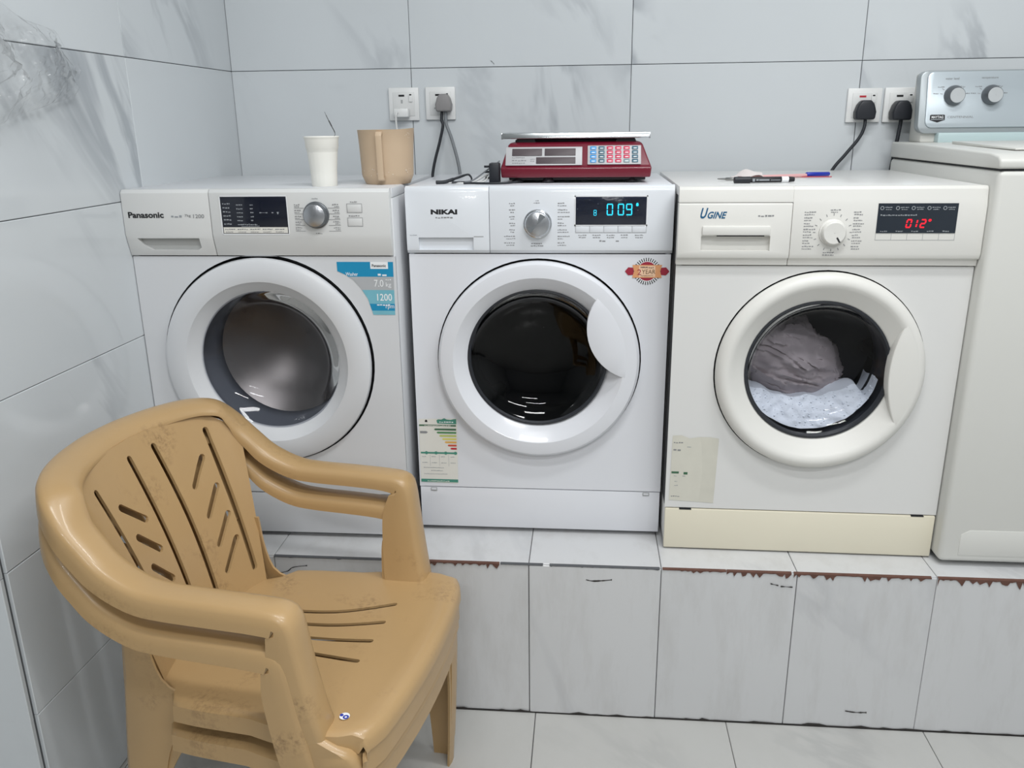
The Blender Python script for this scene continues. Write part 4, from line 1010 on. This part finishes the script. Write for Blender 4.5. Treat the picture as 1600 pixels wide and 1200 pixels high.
socket(-.0545, .0305, 1.4060, 1.4945, 'white wall socket with the grey plug in it')
socket(1.1040, 1.1945, 1.3860, 1.4745, 'white wall socket left of the other near the console, lit red lens', 'redl')
socket(1.2010, 1.2910, 1.3855, 1.4750, 'white wall socket partly hidden behind the silver console')
def uk_plug(x, z, m, cords, label, wd=.046, ht=.047, th=.030, nm='power_plug'):
    t = thing(nm, label, 'plug', (x, WY - .010, z), group='plugs in wall sockets')
    a, h = wd / 2, ht / 2
    pl = [(-a * .92, -h), (a * .92, -h), (a, -h * .2), (a * .78, h * .55), (a * .45, h), (-a * .45, h), (-a * .78, h * .55), (-a, -h * .2)]
    bd = MB().prism(pl, 'y', -th, 0).build('plug_body', m, t, bevel=.005, seg=3)
    for (pts, r_, cm) in cords:
        MB().tube(pts, r_, 8).build('cord', cm, t, angle=80)
    return t
uk_plug(.0005, 1.4515, M['plug_grey'], [([(.004, -.012, -.020), (.004, -.014, -.045), (.006, -.016, -.060), (.022, -.02, -.105), (.042, -.03, -.190), (.05, -.05, -.32)], .0045, M['cord_grey']),
                                           ([(-.006, -.014, -.020), (-.008, -.016, -.045), (-.004, -.020, -.062), (-.014, -.024, -.105), (-.036, -.03, -.190), (-.045, -.05, -.32)], .0042, M['cord_black'])], 'grey power plug with a grey and a black cord hanging from it')
uk_plug(1.1480, 1.4180, M['plug_black'], [([(.003, -.015, -.020), (.002, -.018, -.045), (-.010, -.018, -.075), (-.040, -.018, -.115), (-.075, -.018, -.165), (-.10, -.018, -.26)], .0045, M['cord_black'])], 'black plug in the socket with the red lens, cord curving down left', .054, .050)
uk_plug(1.2400, 1.4160, M['plug_black'], [([(.004, -.018, -.020), (.003, -.018, -.045), (-.002, -.018, -.10), (-.008, -.018, -.17), (-.01, -.018, -.26)], .0052, M['cord_black'])], 'black plug right beside the silver console, cord hanging straight down', .052, .050, .040)
ad = thing('phone_charger', 'small white charger plugged in above the beige jug, white cable dropping behind it', 'charger', (-.1190, WY - .0105, 1.4270))
MB().box(-.022, .020, -.030, 0, -.013, .011).build('charger_body', M['socket'], ad, bevel=.004, seg=2)
MB().tube([(-.010, -.032, .000), (-.012, -.040, -.004), (-.0135, -.040, -.020), (-.012, -.040, -.060), (-.012, -.05, -.158)], .0026, 7).build('cable', M['cord_white'], ad, angle=80)

# ------------------------------------------------------------------ things on the washers
TOPZ = PH + H
# white cup with a ribbed band
t = thing('foam_cup', 'tall white foam cup with a rolled rim beside the beige jug', 'cup', (-0.1900, 0.016, TOPZ))
b = MB(); n = 64; prof = [(.0275, 0), (.0285, .002), (.0290, .020), (.0300, .045), (.0325, .070), (.0352, .082), (.0362, .0835), (.0370, .100), (.0385, .1045), (.0395, .1065), (.0385, .1085), (.0365, .1080), (.0355, .1030), (.0340, .08), (.0275, .010), (.0005, .006)]
b.lathe(prof, (0, 0, 0), 'z', n, cap0=True)
vs = []
for (x, y, z) in b.v:
    r_ = math.hypot(x, y); a = math.atan2(y, x)
    if .015 < z < .082 and r_ > .0285: k = 1 + .006 * math.cos(a * 20); x, y = x * k, y * k
    vs.append((x, y, z))
b.v = vs; b.build('cup_body', M['cup'], t, angle=50)
MB().tube([(.010, .004, .012), (.020, .010, .095), (.0285, .012, .112), (.0215, .012, .130), (.0140, .012, .146), (.0080, .012, .160)], [.0006, .0006, .0006, .0011, .0016, .0009, .0005], 5).build('stalk', M['twig'], None)
tw = bpy.data.objects['stalk']; tw.name = 'dry_stalk'; tw.location = (-0.1900, 0.016, TOPZ)
tag(tw, 'thin dark wispy stalk sticking up out of the white foam cup', 'stalk')
# beige jug, handle towards the camera
t = thing('plastic_jug', 'beige plastic jug with its strap handle facing out, between the foam cup and the sockets', 'jug', (-0.0615, 0.096, TOPZ))
b = MB(); b.lathe([(.0510, 0), (.0525, .002), (.0590, .017), (.0600, .022), (.0625, .085), (.0650, .1195), (.0655, .1205), (.0640, .1200), (.0610, .085), (.0585, .022), (.0500, .006), (.0005, .005)], (0, 0, 0), 'z', 56, cap0=True)
b.v = [(x, y, z + (.003 * max(0, x / .065) ** 3 if z > .1 else 0)) for (x, y, z) in b.v]
b.build('jug_body', M['jug'], t, angle=24)
b = MB(); b.prism([(-.0605, .117), (-.0760, .1165), (-.0805, .108), (-.0745, .012), (-.070, .009), (-.056, .010), (-.0575, .016), (-.0695, .018), (-.0740, .104), (-.0705, .110), (-.0605, .110)], 'x', -.0065, .0075)
b.build('handle', M['jug'], t, bevel=.0015)
b = MB(); rn = random.Random(2)
for k in range(26):
    a = R(rn.uniform(200, 340)); z = rn.uniform(.018, .035) if k < 18 else rn.uniform(.098, .114); a = a if k < 18 else R(rn.uniform(318, 338)); r0 = .0598 + (z - .02) * .045 + .0012
    s = rn.uniform(.0008, .0022); c_, s_ = math.cos(a), math.sin(a)
    b.add([(r0 * c_ - u * s_, r0 * s_ + u * c_, z + q) for (u, q) in ((-s, 0), (0, -s), (s, 0), (0, s))], [(0, 1, 2, 3)])
b.build('soap_residue', M['jug_res'], t, smooth=False, fix=False)

# price-computing scale
t = thing('price_scale', 'red price-computing scale with a coloured keypad and steel tray on the middle washer', 'scale', (0, 0, TOPZ))
xl, xr = .2075, .5470
b = MB()
def sl(z): return .060 + (z - .034) * .62     # sloping facia
ring = []
lev = [(.0125, .2095, .5450, .058, .335), (.0340, .2075, .5470, .056, .338), (.0370, .2085, .5460, .0615, .337), (.0845, .2235, .5270, sl(.0845) - .003, .320), (.0890, .2300, .5210, sl(.0890) + .006, .312)]
vs = []
for (z, a, c, y0, y1) in lev: vs += [(a, y0, z), (c, y0, z), (c, y1, z), (a, y1, z)]
fs = [(3, 2, 1, 0)] + [(4 * i + k, 4 * i + (k + 1) % 4, 4 * i + 4 + (k + 1) % 4, 4 * i + 4 + k) for i in range(4) for k in range(4)] + [(16, 17, 18, 19)]
b.add(vs, fs); body = b.build('scale_body', M['scale_red'], t, bevel=.004, seg=3)
def slab(x0, x1, z0, z1, off, th, nm, m, par, bev=0):
    b = MB(); b.add([(x, sl(z) - off + d, z + d * .5) for d in (0, th) for (x, z) in ((x0, z0), (x1, z0), (x1, z1), (x0, z1))],
                    [(0, 1, 2, 3), (7, 6, 5, 4), (0, 4, 5, 1), (1, 5, 6, 2), (2, 6, 7, 3), (3, 7, 4, 0)]); return b.build(nm, m, par, bevel=bev)
fp = slab(.2185, .3920, .0395, .0780, .0040, .006, 'display_plate', M['scale_plate'], t, .0008)
for (x0, x1, z0, z1) in ((.2330, .3010, .0600, .0745), (.3070, .3770, .0600, .0745), (.2880, .3770, .0430, .0560)):
    slab(x0, x1, z0, z1, .0052, .003, 'lcd_window', M['lcd'], fp, .0005)
tl = lambda z: sl(z) - .0044
marks([(.233, .0555, .03, .0035), (.233, .0490, .034, .0050), (.234, .0435, .03, .0035), (.275, .0520, .010, .003), (.275, .0480, .010, .003)], None, M['print'], fp, tilt=tl)
kp = slab(.4040, .5235, .0405, .0800, .0040, .006, 'keypad', M['scale_plate'], t, .0008)
colr = [['key_blue', 'key_teal', 'key_red', 'key_red', 'key_red', 'key_teal'], ['key_blue', 'key_teal', 'key_red', 'key_red', 'key_red', 'key_teal'],
        ['key_blue', 'key_teal', 'key_red', 'key_red', 'key_red', 'key_teal'], ['key_blue', 'key_teal', 'key_red', 'key_red', 'key_grey', 'key_teal']]
for i in range(4):
    for j in range(6):
        xa = .4095 + .0187 * j; za = .0720 - .0091 * i
        k = slab(xa, xa + .0140, za, za + .0062, .0056, .003, 'key', M[colr[i][j]], kp, .0012)
        slab(xa + .0035, xa + .0105, za + .0025, za + .0040, .0058, .0003, 'key_legend', M['white'], k)
b = MB(); b.box(.237, .513, .112, .300, .0885, .0950); b.build('top_skirt', M['scale_blk'], t, bevel=.003)
for (xx, yy) in ((.262, .115), (.490, .115), (.262, .290), (.490, .290)):
    b = MB(); b.prism([(xx - .024, .0885), (xx + .024, .0885), (xx + .016, .1055), (xx - .016, .1055)], 'y', yy - .012, yy + .012); b.build('tray_support', M['scale_blk'], t, bevel=.001)
b = MB()
b.prism([(.0965, .1090), (.0935, .0985), (.0950, .0965), (.0975, .1055), (.318, .1055), (.3205, .0965), (.3235, .0985), (.322, .1090)], 'x', .2075, .5430); tray = b.build('weighing_tray', M['tray'], t, bevel=.0006)
for xx in (.2065, .5420): MB().prism([(.0935, .0960), (.3235, .0960), (.322, .1095), (.0965, .1095)], 'x', xx, xx + .0025).build('tray_end', M['tray'], tray, bevel=.0005)
for (xx, yy) in ((.245, .085), (.315, .080), (.505, .085), (.245, .31), (.505, .31)):
    MB().lathe([(.013, 0), (.014, .004), (.010, .0135)], (xx, yy, 0), 'z', 14, cap0=True, cap1=True).build('foot', M['scale_blk'], t)
MB().box(.225, .535, .075, .33, .006, .0135).build('base_plate', M['scale_blk'], t, bevel=.002)
# adapter and loose cables beside the scale
t = thing('power_adapter', 'black power adapter block leaning against the left end of the scale', 'adapter', (.1935, .052, TOPZ))
MB().box(-.011, .012, -.008, .030, .001, .046).build('adapter_body', M['plug_black'], t, bevel=.003)
for (dy, dz) in ((.004, .038), (.012, .026), (.020, .012)): MB().box(-.023, -.010, dy - .002, dy + .002, dz - .0025, dz + .0025).build('pin', M['plug_black'], t, bevel=.0005)
b = MB().tube([(.012, .012, .050), (-.02, .010, .028), (-.05, .012, .008), (-.07, .010, .0035)], .0018, 6); b.build('lead', M['cord_grey'], t, angle=80)
o = MB().tube([(.060, .050, .0040), (.080, .060, .0045), (.105, .080, .012), (.128, .100, .018), (.138, .075, .006), (.118, .062, .0035), (.095, .056, .0040)], [.0042, .0042, .0030, .0024, .0022, .0022, .0022], 7).build('charging_cable', M['cord_black'], None, angle=80); o.location = (0, 0, TOPZ)
tag(o, 'thin black cable looped on the middle washer left of the scale', 'cable')
o = MB().tube([(.125, .040, .0026), (.140, .046, .0026), (.165, .036, .0026), (.195, .032, .0026), (.222, .040, .0026), (.245, .058, .004)], .0024, 7).build('adapter_lead', M['cord_black'], None, angle=80); o.location = (0, 0, TOPZ)
tag(o, 'short black lead running under the front left of the scale', 'cable')
o = MB().tube([(.085, .064, .0018), (.115, .058, .0018), (.140, .072, .0018), (.160, .090, .012), (.176, .084, .020), (.166, .066, .008), (.150, .060, .0018), (.172, .054, .006), (.179, .058, .016)], .0018, 7).build('white_cable', M['cord_white'], None, angle=80); o.location = (0, 0, TOPZ)
tag(o, 'tangled thin white cable between the black loop and the adapter', 'cable')

# pens on the right washer
def rod(name, a, c, prof, mats, label, cat, z):
    """prof: list of (fraction, radius, material index) along a to c"""
    a = Vector(a); c = Vector(c); t = thing(name, label, cat, (a.x, a.y, z)); d = c - a
    return t, d
def seg(t, d, f0, f1, r0, r1, m, nm, n=14, zc=None, zz=(0, 0)):
    p = d * f0; q = d * f1; z0 = zc; e = (q - p).normalized()
    MB().tube([(p.x, p.y, z0), tuple(Vector((p.x, p.y, z0)).lerp(Vector((q.x, q.y, z0)), .02)), tuple(Vector((p.x, p.y, z0)).lerp(Vector((q.x, q.y, z0)), .98)), (q.x, q.y, z0)], [r0 * .8, r0, r1, r1 * .8], n, smooth=False).build(nm, m, t, angle=50)
Z3 = TOPZ
t, d = rod('marker_pen', (.7230, .020), (.8550, .036), None, None, 'black marker pen lying on the front of the ivory washer', 'pen', Z3)
seg(t, d, 0, .27, .0068, .0072, M['plug_black'], 'cap', zc=.0074); seg(t, d, .265, .86, .0062, .0062, M['scale_blk'], 'barrel', zc=.0074)
seg(t, d, .78, .90, .0064, .0064, M['white'], 'label_band', zc=.0074); seg(t, d, .90, 1.0, .0062, .0050, M['scale_blk'], 'end_plug', zc=.0074)
b = MB()
for (f0, f1, h0, h1) in ((.30, .34, .004, .010), (.36, .40, .0055, .009), (.41, .58, .0055, .0085), (.60, .76, .006, .0075)):
    p = d * f0; q = d * f1; b.add([(p.x, p.y - .0064, h0), (q.x, q.y - .0064, h0), (q.x, q.y - .0062, h1), (p.x, p.y - .0062, h1)], [(0, 1, 2, 3)])
b.build('barrel_print', M['print_lt'], t, smooth=False, fix=False)
t, d = rod('ballpoint_pen', (.755, .150), (.985, .245), None, None, 'pink-barrelled ballpoint pen with a blue cap lying behind the black marker', 'pen', Z3)
seg(t, d, 0, .80, .0042, .0042, M['pen_pink'], 'barrel', zc=.0046); seg(t, d, .74, 1.0, .0058, .0050, M['pen_blue'], 'cap', zc=.0062)
MB().box(.155, .228, .062, .068, .0005, .0025).build('red_stripe', M['pen_red'], t)
bpy.data.objects['red_stripe'].rotation_euler.z = 0
t, d = rod('ballpoint_pen', (.700, .105), (.760, .092), None, None, 'pen with a silver tip poking out left of the black marker', 'pen', Z3)
seg(t, d, 0, .30, .0012, .0026, M['silver'], 'tip', zc=.0046); seg(t, d, .30, 1.0, .0034, .0040, M['silver'], 'barrel', zc=.0046)
b = MB()
def pap(u, v_): return (.735 + .075 * u + .006 * v_, .130 + .050 * v_ + .012 * u, .004 + .016 * math.sin(u * 2.6) * (.4 + .6 * v_) + .003 * math.sin(9 * u + 4 * v_))
o = solid_grid(lambda a, c: Vector(pap(a, c)), 14, 8, .0012).build('paper_scrap', M['paper'], None, angle=30); o.location = (0, 0, Z3)
tag(o, 'crumpled pale paper scrap lying between the pens on the ivory washer', 'paper')

# ------------------------------------------------------------------ clear plastic bag on the left wall
ol0 = [(-.62, 1.66), (-.433, 1.625), (-.399, 1.606), (-.362, 1.585), (-.271, 1.573), (-.246, 1.538), (-.203, 1.515), (-.236, 1.454), (-.319, 1.438), (-.381, 1.423), (-.494, 1.391), (-.62, 1.36)]
ol = [(-.62 + (p[0] + .62) * .455 / .417, p[1]) for p in ol0]
rn = random.Random(21)
import mathutils.noise as mn
b = MB(); nu, nv = 46, 34
def bagp(u, v_):
    y = -.62 + u * .455
    def interp(pts):
        for a, c in zip(pts[:-1], pts[1:]):
            if a[0] <= y <= c[0]: return a[1] + (c[1] - a[1]) * (y - a[0]) / (c[0] - a[0] + 1e-9)
        return pts[-1][1]
    ol_ = None; zt = interp(ol[:7]); zb = interp([ol[11], ol[10], ol[9], ol[8], ol[7], ol[6]])
    z = zb + (zt - zb) * v_
    env = math.sin(math.pi * min(1, max(0, v_))) ** .6 * (1 - u) ** .4
    f = mn.turbulence(Vector((y * 9, z * 9, 2.2)), 4, False) 
    r1 = abs(mn.noise(Vector((y * 22, z * 22, 5)))) + 1.1 * mn.noise(Vector((y * 90 + z * 60, z * 40 - y * 30, 9)))
    return (LX(y) + .016 + .075 * env * (.35 + f) + .012 * r1 * env + .004 * r1, y, z)
b.grid(bagp, nu, nv)
o = b.build('plastic_bag', M['film'], None, smooth=False)
tag(o, 'clear crinkled plastic bag on the left tiled wall at the top', 'plastic bag')

for o in bpy.data.objects:
    if o.name.split('.')[0] in ('dial_lines', 'dial_ticks', 'button_outline', 'display_icons', 'timer_digits', 'barrel_print', 'soap_residue', 'rosette_ray', 'label_rule', 'sticker_print', 'dark_fold', 'display_bezel', 'label_scrap', 'sheen_wedge', 'chipped_edge', 'dirt_line', 'ribbon_end', 'pin_slot'):
        o['kind'] = 'stuff'
